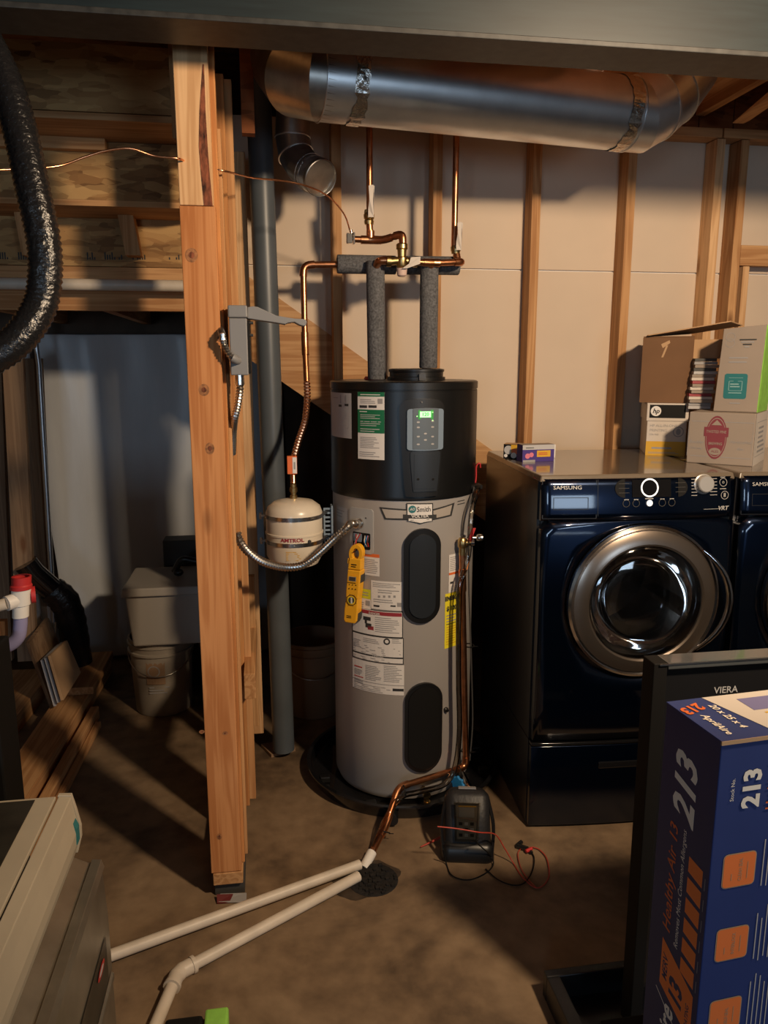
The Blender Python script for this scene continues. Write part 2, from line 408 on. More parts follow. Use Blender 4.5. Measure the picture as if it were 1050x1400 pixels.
# text as mesh triangles -> placed through a frame function
_tc = {}
def text_geo(t, size, bold=0.0, shear=0.0, align='CENTER'):
    key = (t, round(size, 5), bold, shear, align)
    if key in _tc: return _tc[key]
    cu = bpy.data.curves.new('t', 'FONT'); cu.body = t; cu.size = size; cu.align_x = align; cu.align_y = 'CENTER'
    cu.resolution_u = 2; cu.offset = bold*size; cu.shear = shear
    ob = bpy.data.objects.new('t', cu); me = ob.to_mesh()
    g = ([v.co.copy() for v in me.vertices], [tuple(p.vertices) for p in me.polygons])
    ob.to_mesh_clear(); bpy.data.objects.remove(ob); bpy.data.curves.remove(cu)
    _tc[key] = g; return g
class Decal:
    "flat print: fr(x, y, h) -> world"
    def __init__(s, fr, h0=0.0006): s.fr = fr; s.mb = MB(); s.h = h0
    def rect(s, x0, y0, x1, y1, mat, lift=0.0, n=1):
        s.mb.m(mat)
        for i in range(n):
            a, b = x0+(x1-x0)*i/n, x0+(x1-x0)*(i+1)/n
            s.mb.quad(*[s.fr(x, y, s.h+lift) for x, y in ((a, y0), (b, y0), (b, y1), (a, y1))])
        return s
    def poly(s, pts, mat, lift=0.0):
        s.mb.m(mat); s.mb.face([s.mb.bm.verts.new(s.fr(x, y, s.h+lift)) for x, y in pts]); return s
    def disc(s, x, y, r, mat, lift=0.0, ry=None, n=20, r0=0):
        ry = ry or r
        if r0:
            s.mb.m(mat); a = [s.mb.bm.verts.new(s.fr(x+math.cos(2*PI*i/n)*r, y+math.sin(2*PI*i/n)*ry, s.h+lift)) for i in range(n)]
            b = [s.mb.bm.verts.new(s.fr(x+math.cos(2*PI*i/n)*r0, y+math.sin(2*PI*i/n)*r0*ry/r, s.h+lift)) for i in range(n)]
            for i in range(n): s.mb.face([a[i], a[(i+1) % n], b[(i+1) % n], b[i]])
            return s
        return s.poly([(x+math.cos(2*PI*i/n)*r, y+math.sin(2*PI*i/n)*ry) for i in range(n)], mat, lift)
    def text(s, t, x, y, size, mat, bold=0.0, shear=0.0, rot=0.0, align='CENTER', sx=1.0, lift=0.0004):
        vs, fs = text_geo(t, size, bold, shear, align); s.mb.m(mat); c, n = math.cos(rot), math.sin(rot)
        vv = [s.mb.bm.verts.new(s.fr(x+(p.x*sx)*c-p.y*n, y+(p.x*sx)*n+p.y*c, s.h+lift)) for p in vs]
        for f in fs: s.mb.face([vv[i] for i in f])
        return s
    def lines(s, x0, y0, x1, y1, k, mat, fill=0.45, lift=0.0003, jitter=0.35, n=1):
        "rows of unreadable small print"
        dy = (y1-y0)/k
        for i in range(k):
            x = x0
            yy = y0+dy*(i+0.3)
            end = x1-random.random()*jitter*(x1-x0)
            s.rect(x, yy, end, yy+dy*fill, mat, lift, n)
        return s
    def build(s, name, parent, label=None):
        return s.mb.build(name, None, parent, 0, label, fix=False, kind='stuff' if name in ('panel_print', 'keys_and_display', 'stamped_marks') else None)
def flat(o, u, v):
    o, u, v = Vector(o), Vector(u).normalized(), Vector(v).normalized(); n = u.cross(v)
    return lambda x, y, h: o+u*x+v*y+n*h

# ================================================================== SETTING
struct(bbox('floor', (-3.0, -3.6, -0.12), (4.2, 4.5, 0.0), CONC))
struct(bbox('wall_left', (-3.1, -3.6, 0), (-3.0, 4.5, 3.0), ROOMW))
struct(bbox('wall_right', (4.2, -3.6, 0), (4.3, 4.5, 3.0), ROOMW))
struct(bbox('wall_front', (-3.0, -3.7, 0), (4.2, -3.6, 3.0), ROOMW))
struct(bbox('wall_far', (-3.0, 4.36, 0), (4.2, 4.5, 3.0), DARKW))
YS, YD = 3.20, 3.29          # stud faces / drywall
# --- stud wall behind the heater: drywall sheets, studs, plate are pieces of the wall
wb = bpy.data.objects.new('wall_back', None); COL.objects.link(wb); wb.location = (0.5, YD, 0); wb['kind'] = 'structure'
ZJ = P(600, 367, YD).z
slp = (P(652, 601, YD).z-P(383, 409, YD).z)/(P(652, 601, YD).x-P(383, 409, YD).x)
s0 = P(383, 409, YD)
def zstr(x): return s0.z+slp*(x-s0.x)            # top edge of the stringer
xl = -0.16
xj = s0.x+(ZJ-0.003-s0.z)/slp
def sheet(poly):
    mb = MB(); mb.prism([(x, YD, z) for x, z in poly], (0, 0.013, 0)); return mb
xs = [(-0.10, 0.757), (0.757, 1.98), (1.98, 4.19)]
for a, b in ((xl, 1.98), (1.984, 4.19)):
    sheet([(a, ZJ+0.003), (b, ZJ+0.003), (b, 2.60), (a, 2.60)]).build('drywall_sheet', DRY, wb)
sheet([(xj, ZJ-0.003), (1.55, zstr(1.55)), (1.984, zstr(1.55)), (1.984, ZJ-0.003)]).build('drywall_sheet', DRY, wb)
sheet([(1.988, ZJ-0.003), (1.988, 0.02), (4.19, 0.02), (4.19, ZJ-0.003)]).build('drywall_sheet', DRY, wb)
bbox('joint_tape', (xl, YD+0.013, ZJ-0.012), (4.19, YD+0.016, ZJ+0.012), TAPE, wb)
studs = [(P(468, 400, YS).x, 1), (P(603, 400, YS).x, 1), (P(735, 400, YS).x, 1), (P(861, 400, YS).x, 0), (P(992, 200, YS).x, 0), (P(1022, 200, YS).x+0.01, 0)]
mats = [WZ, WZ, WZ, WZ, WZP, WZ]
for i, (xr, s) in enumerate(studs):
    w_ = 0.038
    o = bbox('stud', (xr-w_, YS, 0.04), (xr, YD-0.001, 2.572), mats[i], wb, 0.002)
for x in (2.45, 2.86, 3.27, 3.68): bbox('stud', (x, YS, 0.04), (x+0.038, YD-0.001, 2.572), WZ, wb, 0.002)
bbox('top_plate', (0.35, YS, 2.575), (1.93, YD-0.001, 2.612), WX, wb, 0.002)
bbox('top_plate', (1.935, YS-0.004, 2.575), (4.1, YD-0.001, 2.612), WX, wb, 0.002)
bbox('bottom_plate', (1.0, YS, 0.0), (4.1, YD-0.001, 0.038), WX, wb, 0.002)
# cross blocks at right (y ~ 345-365)
zb = P(1035, 352, YS).z
x6 = studs[5][0]
bbox('blocking', (x6+0.001, YS, zb-0.035), (2.45, YS+0.038, zb+0.05), WX, wb, 0.002)
bbox('stud', (x6+0.02, YS+0.002, 0.04), (x6+0.05, YS+0.06, zb-0.037), WZP, wb, 0.002)
# rim board above the plate
x0 = 0.3
for x1 in (P(953, 140, YD).x, P(1000, 140, YD).x, 4.1):
    bbox('rim_board', (x0, YD-0.03, 2.614), (x1-0.004, YD+0.01, 2.93), OSBR, wb); x0 = x1

# --- ceiling: subfloor and joists
ce = bpy.data.objects.new('ceiling', None); COL.objects.link(ce); ce.location = (0.5, 1, 2.93); ce['kind'] = 'structure'
bbox('subfloor', (-3.0, -3.6, 2.94), (4.2, 4.5, 2.96), OSBR, ce)
for i in range(16):
    x = -2.8+0.42*i
    if x < -0.2: bbox('joist', (x, -3.6, 2.665), (x+0.04, 2.5, 2.94), WY, ce)
    elif x > 0.2: bbox('joist', (x, -3.6, 2.665), (x+0.04, YS+0.03, 2.94), WY, ce)
# open web truss seen at the upper right
mb = MB(); a = P(1010, 153, 3.05); b = P(1052, 122, 2.75); d = (b-a)
mb.hexa([a+Vector(q) for q in ((0, 0, -.03), (.05, 0, -.03), (.05, .04, -.03), (0, .04, -.03))]+[b+d*1.5+Vector(q) for q in ((0, 0, -.02), (.06, 0, -.02), (.06, .04, .01), (0, .04, .01))])
mb.build('truss_web', WY, ce)
mb = MB(); a = P(336, 64, 2.6); mb.box((a.x-0.02, 2.6, 2.35), (a.x+0.02, 2.64, 2.66)); mb.build('hanger_block', OSBR, ce)

# --- steel beam
bm_ = thing('steel_beam', 'blue-grey painted steel I-beam running across just below the ceiling', 'beam', (0.5, 2.02, 2.41))
ZB = 2.408
bbox('lower_flange', (-2.9, 1.95, ZB), (4.1, 2.10, ZB+0.013), STEELU, bm_, 0.002)
bbox('web', (-2.9, 2.018, ZB+0.0135), (4.1, 2.028, 2.63), STEEL, bm_)
bbox('upper_flange', (-2.9, 1.95, 2.631), (4.1, 2.10, 2.644), STEEL, bm_, 0.002)

# --- partition with the big post
pw = bpy.data.objects.new('wall_middle', None); COL.objects.link(pw); pw.location = (-0.15, 2.2, 0); pw['kind'] = 'structure'
XP0, XP1, YP = -0.204, -0.113, 2.192
zs = P(260, 281, YP).z
bbox('post_stud', (XP0, YP, zs+0.001), (XP1-0.004, YP+0.038, 2.50), WZP, pw, 0.002, 'pale upper half of the post stud')
bbox('post_stud', (XP0-0.001, YP-0.002, 0.088), (XP1+0.001, YP+0.038, zs-0.001), WREG, pw, 0.002, 'reddish lower half of the post stud')
bbox('stud', (XP0+0.002, YP+0.0395, 0.088), (XP1+0.010, YP+0.078, 2.50), WZD, pw, 0.002)
bbox('stud', (XP0-0.018, YP+0.080, 2.24), (XP1-0.03, YP+0.118, 2.50), WZ, pw, 0.002)
bbox('stud', (XP0+0.002, YP+0.080, 0.088), (XP1+0.018, YP+0.118, 2.27), WZ, pw, 0.002)
bbox('stud', (XP0+0.01, YP+0.36, 0.087), (XP1+0.020, YP+0.398, 2.50), WZD, pw, 0.002)
for (px_, Y_, zt_s, m_s, w_s) in ((326, 2.595, 2.50, WZ, .085), (341, 3.10, 2.42, WZP, .085)):
    xr_ = P(px_, 400, Y_).x; bbox('stud', (xr_-w_s, Y_, 0.087), (xr_, Y_+.038, zt_s), m_s, pw, 0.002)
bbox('stud', (XP0-0.02, 3.155, 0.087), (XP0+.02, 3.193, 2.011), WZD, pw, 0.002)
bbox('bottom_plate', (XP0+0.004, YP-0.004, 0.046), (XP1+0.004, 3.198, 0.086), WY, pw, 0.002)
bbox('shim_block', (XP0+0.006, YP+0.012, 0.0), (XP1+0.008, 2.35, 0.044), DGREY, pw, 0.002)
# wane (bark) strip on the post edge
f = flat((0, YP, 0), (1, 0, 0), (0, 0, 1))
dc = Decal(f, 0.0012)
pts = []
for (l, r, y) in ((277, 279, 88), (273, 281, 150), (272, 284, 200), (275, 287, 240), (279, 291, 281)):
    pts.append((P(l, y, YP).x, min(P(r, y, YP).x, XP1-0.005), P(l, y, YP).z))
for a, b in zip(pts, pts[1:]):
    dc.poly([(a[0], a[2]), (a[1], a[2]), (b[1], b[2]), (b[0], b[2])], BARK)
dc.build('bark_strip', pw, 'dark red-brown bark edge')
for (x, y, rx, ry) in ((262, 349, 8, 9), (279, 533, 7, 8), (287, 613, 6, 8), (300, 463, 3, 4), (276, 1000, 4, 3), (308, 1002, 4, 3), (300, 1143, 4, 5)):
    c = P(x, y, YP); k = 2.15/1050
    dc = Decal(f, 0.0026); dc.disc(c.x, c.z, rx*k, KNOT, ry=ry*k); dc.disc(c.x, c.z, rx*k*0.45, BARK, 0.0003, ry=ry*k*0.45)
    dc.build('knot', pw)
mb = Decal(f, .0015); q5 = [P(x, y, YP) for x, y in ((266, 522), (275, 511), (300, 541), (283, 556), (270, 566), (265, 545))]
mb.poly([(v.x, v.z) for v in q5], plain('knot_stain', (.33, .125, .042), .7, var=.35, scale=40)); mb.build('knot_stain', pw, 'diamond-shaped darker stain around a knot')
# horizontal 2x4 poking toward the camera and the short hanging 2x4
a = P(322, 957, 2.44); b = P(341, 920, 2.44)
bbox('block', (XP1+0.020, 2.44, a.z), (XP1+0.058, 3.0, a.z+0.089), WY, pw, 0.002, 'yellow-ended block pointing out of the wall')
a = P(348, 993, 2.9)
bbox('block', (a.x-0.02, 2.90, a.z), (a.x+0.018, 2.938, a.z+0.62), WZ, pw, 0.002)

# ================================================================== STAIRCASE (upper left) + stringer at the back wall
st = thing('staircase', 'unfinished wooden staircase of OSB risers seen from underneath, upper left', 'stairs', (-1.0, 3.2, 1.85))
XL, XR = -2.4, XP0-0.02
rz_ = [(2.72, 2.425, 2.62), (2.97, 2.21, 2.40), (3.22, 2.035, 2.19)]
for (y, z0, z1) in rz_:
    bbox('riser', (XL, y, z0), (XR, y+0.014, z1), OSB, st)
for (y, z) in ((2.72, 2.402), (2.97, 2.190)):
    bbox('tread', (XL, y+0.002, z), (XR, y+0.264, z+0.02), WX, st)
bbox('cleat', (P(0, 190, 2.95).x-0.4, 2.93, P(140, 205, 2.93).z), (P(143, 190, 2.93).x, 2.968, P(140, 181, 2.93).z), WX, st, 0.002)
for px in (28, 168):
    a = P(px-8, 285, 3.15); b = P(px+18, 350, 3.15)
    mb = MB(); mb.prism([(a.x, 3.13, a.z), (a.x+0.055, 3.13, a.z), (b.x+0.02, 3.13, b.z), (b.x-0.035, 3.13, b.z)], (0, 0.07, 0)); mb.build('brace', WZ, st)
bbox('landing_deck', (XL, 3.20, 2.013), (XR+0.06, 4.35, 2.032), OSB, st)
bbox('header_board', (XL, 3.20, 1.935), (XR+0.05, 3.238, 2.011), WX, st, 0.002)
bbox('header_board', (XL, 3.205, 1.848), (XR+0.05, 3.238, 1.933), WX, st, 0.002)
for i in range(6):
    x = -2.3+0.42*i; bbox('landing_joist', (x, 3.24, 1.85), (x+0.038, 4.34, 2.010), WY, st)
mb = MB(); pa, pb = P(-30, 387, 3.12), P(250, 391, 3.12); mb.tube([Vector((pa.x-.6, 3.12, pa.z)), pa, Vector((XR+.03, 3.12, pb.z))], .0215, 16)
wp = mb.build('water_pipe', PVC); tag(wp, 'long white horizontal plastic pipe in front of the stair landing header', 'pipe')
mb = MB()
mb.prism([(xl-0.0, YD-0.004, zstr(xl)), (1.35, YD-0.004, zstr(1.35)), (1.35, YD-0.004, zstr(1.35)-0.335), (xl, YD-0.004, zstr(xl)-0.335)], (0, 0.038, 0))
mb.build('stringer', WD, wb, 0, 'diagonal stair stringer crossing behind the studs')
# stamped black tally marks on the lowest riser
dc = Decal(flat((0, 3.22, 0), (1, 0, 0), (0, 0, 1)), 0.0008); random.seed(3)
for x0_, x1_ in ((0, 12), (22, 42), (116, 130), (140, 166), (178, 200), (231, 246)):
    x = x0_
    while x < x1_:
        if random.random() < .75:
            hgt = random.choice((3, 6, 9)); p = P(x, 355, 3.22); dc.rect(p.x, p.z, p.x+0.005, p.z+hgt*0.003, INK)
        x += 3.2
dc.build('stamped_marks', st)
# far wall items under the landing: vapour sheet
mb = MB(); nx, nz = 40, 26
xa, xb, zt = P(45, 480, 4.25).x, 0.1, 1.80
random.seed(5)
vsg = []
for j in range(nz+1):
    row = []
    for i in range(nx+1):
        u, v = i/nx, j/nz
        x = xa-0.02*(v-.5)+(xb-xa)*u; z = 0.02+(zt-0.02)*v
        if i == 0: x += 0.02*math.sin(7*v)-0.06*(1-v)*0
        y = 4.25+0.006*math.sin(27*u+2*v)+0.004*math.sin(23*u+9*v)+0.045*math.sin(PI*u*2.1+.5)
        # gathered folds near the lower pinch
        du, dv = u-0.40, v-0.26
        rr = math.hypot(du*1.4, dv*1.8)
        y += 0.018*math.sin(14*math.atan2(dv, du))*max(0, 1-rr/0.18)
        row.append(mb.bm.verts.new((x, y, z)))
    vsg.append(row)
mb.m(SHEET)
for j in range(nz):
    for i in range(nx): mb.face([vsg[j][i], vsg[j][i+1], vsg[j+1][i+1], vsg[j+1][i]], True)
o = mb.build('plastic_sheet', SHEET, None, solid=0.004); o.modifiers.new('sub', 'SUBSURF').levels = 1; o.modifiers['sub'].render_levels = 1
tag(o, 'pale blue-grey plastic vapour sheet hanging under the stair landing', 'plastic sheet')
for f_ in (xa-0.015,):
    mb = MB(); mb.tube([(f_+0.005*math.sin(z*6), 4.2, z) for z in [0.03+0.09*k for k in range(20)]], 0.016, 8); mb.build('sheet_edge_fold', SHEET, o)
# left-side framing
fr = bpy.data.objects.new('wall_left_framing', None); COL.objects.link(fr); fr.location = (-1.3, 3.9, 0); fr['kind'] = 'structure'; fr.name = 'trim_1'
def leanstud(name, pxa, ya, pxb, yb, Y, wd, mat, th=0.038):
    a, b = P(pxa, ya, Y), P(pxb, yb, Y)
    mb = MB(); mb.prism([(a.x, Y, a.z), (a.x+wd, Y, a.z), (b.x+wd, Y, b.z), (b.x, Y, b.z)], (0, th, 0)); return mb.build(name, mat, fr, 0.002)
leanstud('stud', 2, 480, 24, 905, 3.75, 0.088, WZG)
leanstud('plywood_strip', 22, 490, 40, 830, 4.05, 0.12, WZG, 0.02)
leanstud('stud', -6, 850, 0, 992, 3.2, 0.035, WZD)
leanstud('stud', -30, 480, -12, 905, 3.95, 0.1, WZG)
a, b = P(50, 500, 4.0), P(74, 850, 4.0)
mb = MB(); mb.tube([(a.x, 4.0, 1.85), (a.x+.01, 4.0, a.z), (b.x, 4.0, b.z)], 0.013, 10)
tag(mb.build('conduit_pipe', GALV), 'thin galvanised conduit rising beside the left edge of the plastic sheet', 'conduit')
mb = MB(); a = P(45, 790, 4.0); b = P(60, 850, 3.9)
mb.prism([(P(44, 812, 3.9).x, 3.9, P(44, 812, 3.9).z), (P(52, 812, 3.9).x, 3.9, P(52, 812, 3.9).z), (P(56, 856, 3.9).x, 3.9, P(56, 856, 3.9).z), (P(48, 858, 3.9).x, 3.9, P(48, 858, 3.9).z)], (0, 0.02, 0))
tag(mb.build('paper_strip', CARTW), 'narrow white strip standing behind the white drain fitting', 'strip')

# ================================================================== WATER HEATER
HX, HY, HR = 0.522, 2.885, 0.272
def cyl_hit(px, py, r=HR):
    d = ray(px, py); a = d.x**2+d.y**2; b = -2*(d.x*HX+d.y*HY); c = HX**2+HY**2-r*r
    q = b*b-4*a*c
    t = (-b-math.sqrt(max(q, 0)))/(2*a); p = CP+d*t
    return math.atan2(p.x-HX, -(p.y-HY))*r, p.z, p
def cylf(x, z, h, r=HR): a = x/r; return Vector((HX+(r+h)*math.sin(a), HY-(r+h)*math.cos(a), z))
def cs(px, py): q = cyl_hit(px, py); return q[0], q[1]
Z0 = 0.006; ZM = cs(553, 684)[1]; ZT = cs(553, 522)[1]
wh = thing('water_heater', 'tall black-topped grey heat pump water heater standing in a black drain pan', 'water heater', (HX, HY, Z0))
mb = MB(); mb.lathe([(0, Z0+.002), (HR-.03, Z0+.002), (HR-.010, Z0+.010), (HR, Z0+.035), (HR, ZM), (0, ZM)], (HX, HY, 0), seg=72); mb.build('tank_jacket', GREYB, wh)
RS = HR+0.004
mb = MB(); mb.lathe([(0, ZM-.002), (RS, ZM-.002), (RS+.001, ZM+.004), (RS, ZM+.012), (RS, ZT-.034), (RS-.003, ZT-.033), (RS-.003, ZT-.029), (RS+.001, ZT-.028), (RS+.001, ZT-.004), (RS-.004, ZT), (0, ZT)], (HX, HY, 0), seg=72); mb.build('top_shroud', SHROUD, wh)
c = P(566, 512, 2.9)
mb = MB(); mb.lathe([(0.0, 0), (.108, 0), (.108, .012), (.100, .014), (.100, .030), (.104, .032), (.104, .040), (.09, .043), (.085, .030), (0, .030)], (0.565, 2.86, ZT), seg=40)
mb.box((0.565-.012, 2.745, ZT+.002), (0.565+.012, 2.757, ZT+.024)); mb.build('air_outlet_collar', BLK, wh)
mb = MB(); mb.lathe([(0, 0), (.036, 0), (.040, .006), (.036, .014), (0, .014)], (P(512, 516, 2.93).x, 2.93, ZT-.001), seg=24); mb.build('cold_inlet_ring', RED, wh)
def curved(name, s0, s1, lo, hi, h, mat, r=HR, n=18, hb=-0.004, parent=None, label=None, rnd=0.0):
    "panel on the cylinder; lo(s), hi(s) give its bottom and top"
    mb = MB(); A = []
    ss = [s0+(s1-s0)*(0.5-0.5*math.cos(PI*i/n)) for i in range(n+1)]
    for s_ in ss: A.append((s_, lo(s_), hi(s_)))
    fr = [(mb.bm.verts.new(cylf(s_, a, h, r)), mb.bm.verts.new(cylf(s_, b, h, r))) for s_, a, b in A]
    bk = [(mb.bm.verts.new(cylf(s_, a, hb, r)), mb.bm.verts.new(cylf(s_, b, hb, r))) for s_, a, b in A]
    for i in range(n):
        mb.face([fr[i][0], fr[i+1][0], fr[i+1][1], fr[i][1]])
        mb.face([fr[i][1], fr[i+1][1], bk[i+1][1], bk[i][1]]); mb.face([bk[i][0], bk[i+1][0], fr[i+1][0], fr[i][0]])
    mb.face([bk[0][0], fr[0][0], fr[0][1], bk[0][1]]); mb.face([fr[n][0], bk[n][0], bk[n][1], fr[n][1]])
    bmesh.ops.remove_doubles(mb.bm, verts=mb.bm.verts[:], dist=1e-6)
    return mb.build(name, mat, parent or wh, 0, label)
def stadium(name, px0, px1, pt, pb, h, mat, inset=0.0, parent=None, r=HR, hb=-0.004, label=None):
    pc = (px0+px1)/2; s0, s1 = cs(px0, (pt+pb)/2)[0]+inset, cs(px1, (pt+pb)/2)[0]-inset
    zt, zb = cs(pc, pt)[1]-inset, cs(pc, pb)[1]+inset; m_ = (s0+s1)/2; w_ = (s1-s0)/2
    k = lambda s_: math.sqrt(max(0, w_*w_-(s_-m_)**2))
    return curved(name, s0, s1, lambda s_: zb+w_-k(s_), lambda s_: zt-w_+k(s_), h, mat, r, 24, hb, parent, label)
def rrect(name, px0, px1, pt, pb, h, mat, rad=0.008, inset=0.0, taper=0.0, parent=None, r=HR, hb=-0.004, label=None, bow=0.0):
    pc = (px0+px1)/2; s0, s1 = cs(px0, (pt+pb)/2)[0]+inset, cs(px1, (pt+pb)/2)[0]-inset
    zt, zb = cs(pc, pt)[1]-inset, cs(pc, pb)[1]+inset; m_ = (s0+s1)/2; w_ = (s1-s0)/2
    def e(s_):
        q = w_-abs(s_-m_)
        return 0 if q >= rad else rad-math.sqrt(max(0, rad*rad-(rad-q)**2))
    bo = lambda s_: bow*(1-((s_-m_)/w_)**2)
    tp = lambda s_: max(0, (abs(s_-m_)-(w_-taper))/taper)*(zt-zb)*0.78 if taper else 0
    return curved(name, s0, s1, lambda s_: zb+e(s_)-bo(s_)+tp(s_), lambda s_: zt-e(s_)+bo(s_), h, mat, r, 28, hb, parent, label)
cov = stadium('element_cover', 551.5, 600, 722, 851, 0.012, BLK); stadium('inner_panel', 551.5, 600, 722, 851, 0.0175, PANELD, 0.021, cov, hb=0.011)
cov2 = stadium('element_cover', 553, 602, 933, 1054, 0.012, BLK); stadium('inner_panel', 553, 602, 933, 1054, 0.0165, BLKM, 0.014, cov2, hb=0.011)
cp_ = rrect('control_bezel', 545.5, 604, 547, 677, 0.012, BLK, 0.03, taper=0.020, r=RS, bow=0.004)
rrect('control_panel', 556, 602, 559, 614, 0.019, PANELS, 0.008, r=RS, parent=cp_, hb=0.010, bow=0.003)
rrect('keypad', 563, 595.5, 558, 613, 0.0205, PANELG, 0.003, r=RS, parent=cp_, hb=0.018, bow=0.002)
rrect('flip_door', 560, 598, 616, 671, 0.016, PANELD, 0.008, taper=0.010, r=RS, parent=cp_, hb=0.010)
rrect('flip_door_inset', 565, 593, 620, 667, 0.0175, PANELD, 0.003, r=RS, parent=cp_, hb=0.015)
def cd_(r=HR, h0=0.0008): return Decal(lambda x, y, h: cylf(x, y, h, r), h0)
def rect_px(dc, x0, y0, x1, y1, mat, lift=0.0, n=1):
    xc = (x0+x1)/2; a = cs(x0, (y0+y1)/2)[0]; b = cs(x1, (y0+y1)/2)[0]
    dc.rect(a, cs(xc, y1)[1], b, cs(xc, y0)[1], mat, lift, n)
dc = cd_(RS, 0.0212)
rect_px(dc, 570, 560, 589, 572.5, GLOWG, 0); rect_px(dc, 572, 562, 586, 570, LCD, 0.0004)
a = cs(579, 566); dc.text('120', a[0], a[1], 0.016, GLOWG, 0.02, lift=0.0008)
for x, y in ((570, 576.5), (570, 583.5), (570, 596), (570, 606.5), (588, 575), (588, 583), (588, 596), (588, 606), (579, 592), (579, 600.5)):
    s_, z = cs(x, y); dc.disc(s_, z, .0055, INKG, 0.0, ry=.0035, n=10); dc.rect(s_-.004, z-.001, s_+.004, z+.001, SILVER, 0.0003)
for x, y in ((568.5, 568.5), (588, 563), (588, 574)):
    s_, z = cs(x, y); dc.disc(s_, z, .0022, LED, 0.0006, n=8)
for x, y in ((570, 654), (589, 654)):
    s_, z = cs(x, y); dc.disc(s_, z, .0042, BLKM, -0.002, n=12)
for x in (575.5, 575.5): s_, z = cs(575, 549.5); dc.disc(s_, z, .003, INKG, -0.006, n=10)
dc.build('keys_and_display', cp_)
# ---- brand badge
dc = cd_(HR, 0.003)
def pp(x, y): return cs(x, y)
dc.h = 0.002
def cpoly(pts, mat, lift, n=10):
    # split a quad in strips left->right; pts = tl, tr, br, bl in px
    tl, tr, br, bl = [pp(*q) for q in pts]
    for i in range(n):
        u, v = i/n, (i+1)/n
        L = lambda a, b, t: (a[0]+(b[0]-a[0])*t, a[1]+(b[1]-a[1])*t)
        dc.poly([L(bl, br, u), L(bl, br, v), L(tl, tr, v), L(tl, tr, u)], mat, lift)
cpoly(((519, 693), (557, 696), (557, 711), (526, 710)), INK, 0); cpoly(((591, 696), (621, 687), (617, 705), (591, 711)), INK, 0)
BADGE = plain('brushed_badge', (.50, .44, .38), .4, .25)
cpoly(((522.5, 695.5), (557, 698), (557, 708.5), (528, 708)), BADGE, 0.001); cpoly(((592, 698), (617.5, 690), (614.5, 703.5), (592, 708.5)), BADGE, 0.001)
cpoly(((555.5, 687.5), (591.5, 687.5), (591.5, 705), (555.5, 705)), INK, 0.002, 4); cpoly(((557, 689), (590, 689), (590, 703.5), (557, 703.5)), PAPER, 0.003, 4)
cpoly(((551, 703), (596, 703), (596, 709.5), (551, 709.5)), INK, 0.0025, 4)
cpoly(((557, 708), (591, 708), (591, 712.5), (557, 712.5)), INK, 0.0026, 4); cpoly(((558.5, 708.5), (589.5, 708.5), (589.5, 712), (558.5, 712)), PAPER, 0.0032, 4)
cpoly(((557, 712), (591, 712), (574.5, 716), (574, 716)), INK, 0.0026, 3); cpoly(((559, 711.6), (589, 711.6), (574.5, 714.6), (574, 714.6)), PAPER, 0.0034, 3)
s_, z = cs(563.5, 696); dc.disc(s_, z, .0135, TEAL, 0.0036, n=20); dc.text('AO', s_, z, .014, PAPER, 0.02, 0.2, lift=0.0045, sx=.8)
s_, z = cs(579, 696.2); dc.text('Smith', s_, z, .0265, INK, 0.0, lift=0.0045, sx=.85)
s_, z = cs(574, 705.6); dc.text('VOLTEX', s_, z, .015, PAPER, 0.03, lift=0.0035, sx=1.1)
s_, z = cs(574, 710.6); dc.rect(s_-.033, z-.001, s_+.033, z+.0015, INKG, 0.0042)
dc.build('brand_badge', wh)
dc = cd_(HR); a = cs(632, 685); dc.lines(a[0]-.03, a[1]-.014, a[0]+.03, a[1]+.008, 2, INK, .3); dc.build('printed_mark', wh)
# ---- stickers
def sticker(name, x0, y0, x1, y1, parts, r=HR, border=None, base=PAPER, label=None):
    dc = cd_(r, 0.001); rect_px(dc, x0, y0, x1, y1, border or base, 0, 12)
    if border: rect_px(dc, x0+1.2, y0+1.2, x1-1.2, y1-1.2, base, 0.0003, 12)
    for p in parts:
        if p[0] == 'r': rect_px(dc, *p[1:5], p[5], 0.0006, 12)
        elif p[0] == 'l':
            xc = (p[1]+p[3])/2; a, b = cs(p[1], (p[2]+p[4])/2)[0], cs(p[3], (p[2]+p[4])/2)[0]
            dc.lines(a, cs(xc, p[4])[1], b, cs(xc, p[2])[1], p[5], p[6] if len(p) > 6 else INKG, 0.35, 0.0009, n=3)
        elif p[0] == 't':
            s_, z = cs(p[1], p[2]); dc.text(p[3], s_, z, p[4], p[5], p[6] if len(p) > 6 else 0.0, lift=0.002, sx=p[7] if len(p) > 7 else 1)
        elif p[0] == 'd':
            s_, z = cs(p[1], p[2]); dc.disc(s_, z, p[3], p[4], 0.001, r0=p[5] if len(p) > 5 else 0)
    return dc.build(name, wh, label)
sticker('sticker', 454.5, 537, 481, 598, [('r', 464, 553, 468, 556, INK), ('r', 472, 552, 477, 555, INK), ('l', 457, 560, 478, 595, 14, PAPERG), ('r', 466, 540, 467, 551, INKG), ('r', 473, 540, 474, 551, INKG), ('r', 457, 543, 463, 544, INKG)], RS, base=PAPERG, label='grey wiring sticker on the black top')
sticker('sticker', 489.5, 536, 525.5, 628, [('r', 489.5, 536, 525.5, 542, GREEN), ('l', 493, 538, 520, 541, 1, PAPER), ('l', 493, 545, 515, 552, 3), ('r', 516.5, 545, 523, 552, INKG), ('r', 492, 554, 502, 557.5, INK), ('r', 504, 554, 515, 557.5, INK),
    ('r', 489.5, 560, 525.5, 592, GREEN), ('l', 492, 561, 506, 564, 1, PAPER), ('l', 493, 566, 521, 573, 3, PAPERG), ('l', 493, 575, 521, 583, 3, PAPERG), ('l', 493, 585, 521, 591, 2, PAPERG), ('l', 493, 597, 521, 613, 7), ('l', 492, 617, 521, 625, 3)], RS, label='green and white sticker on the black top')
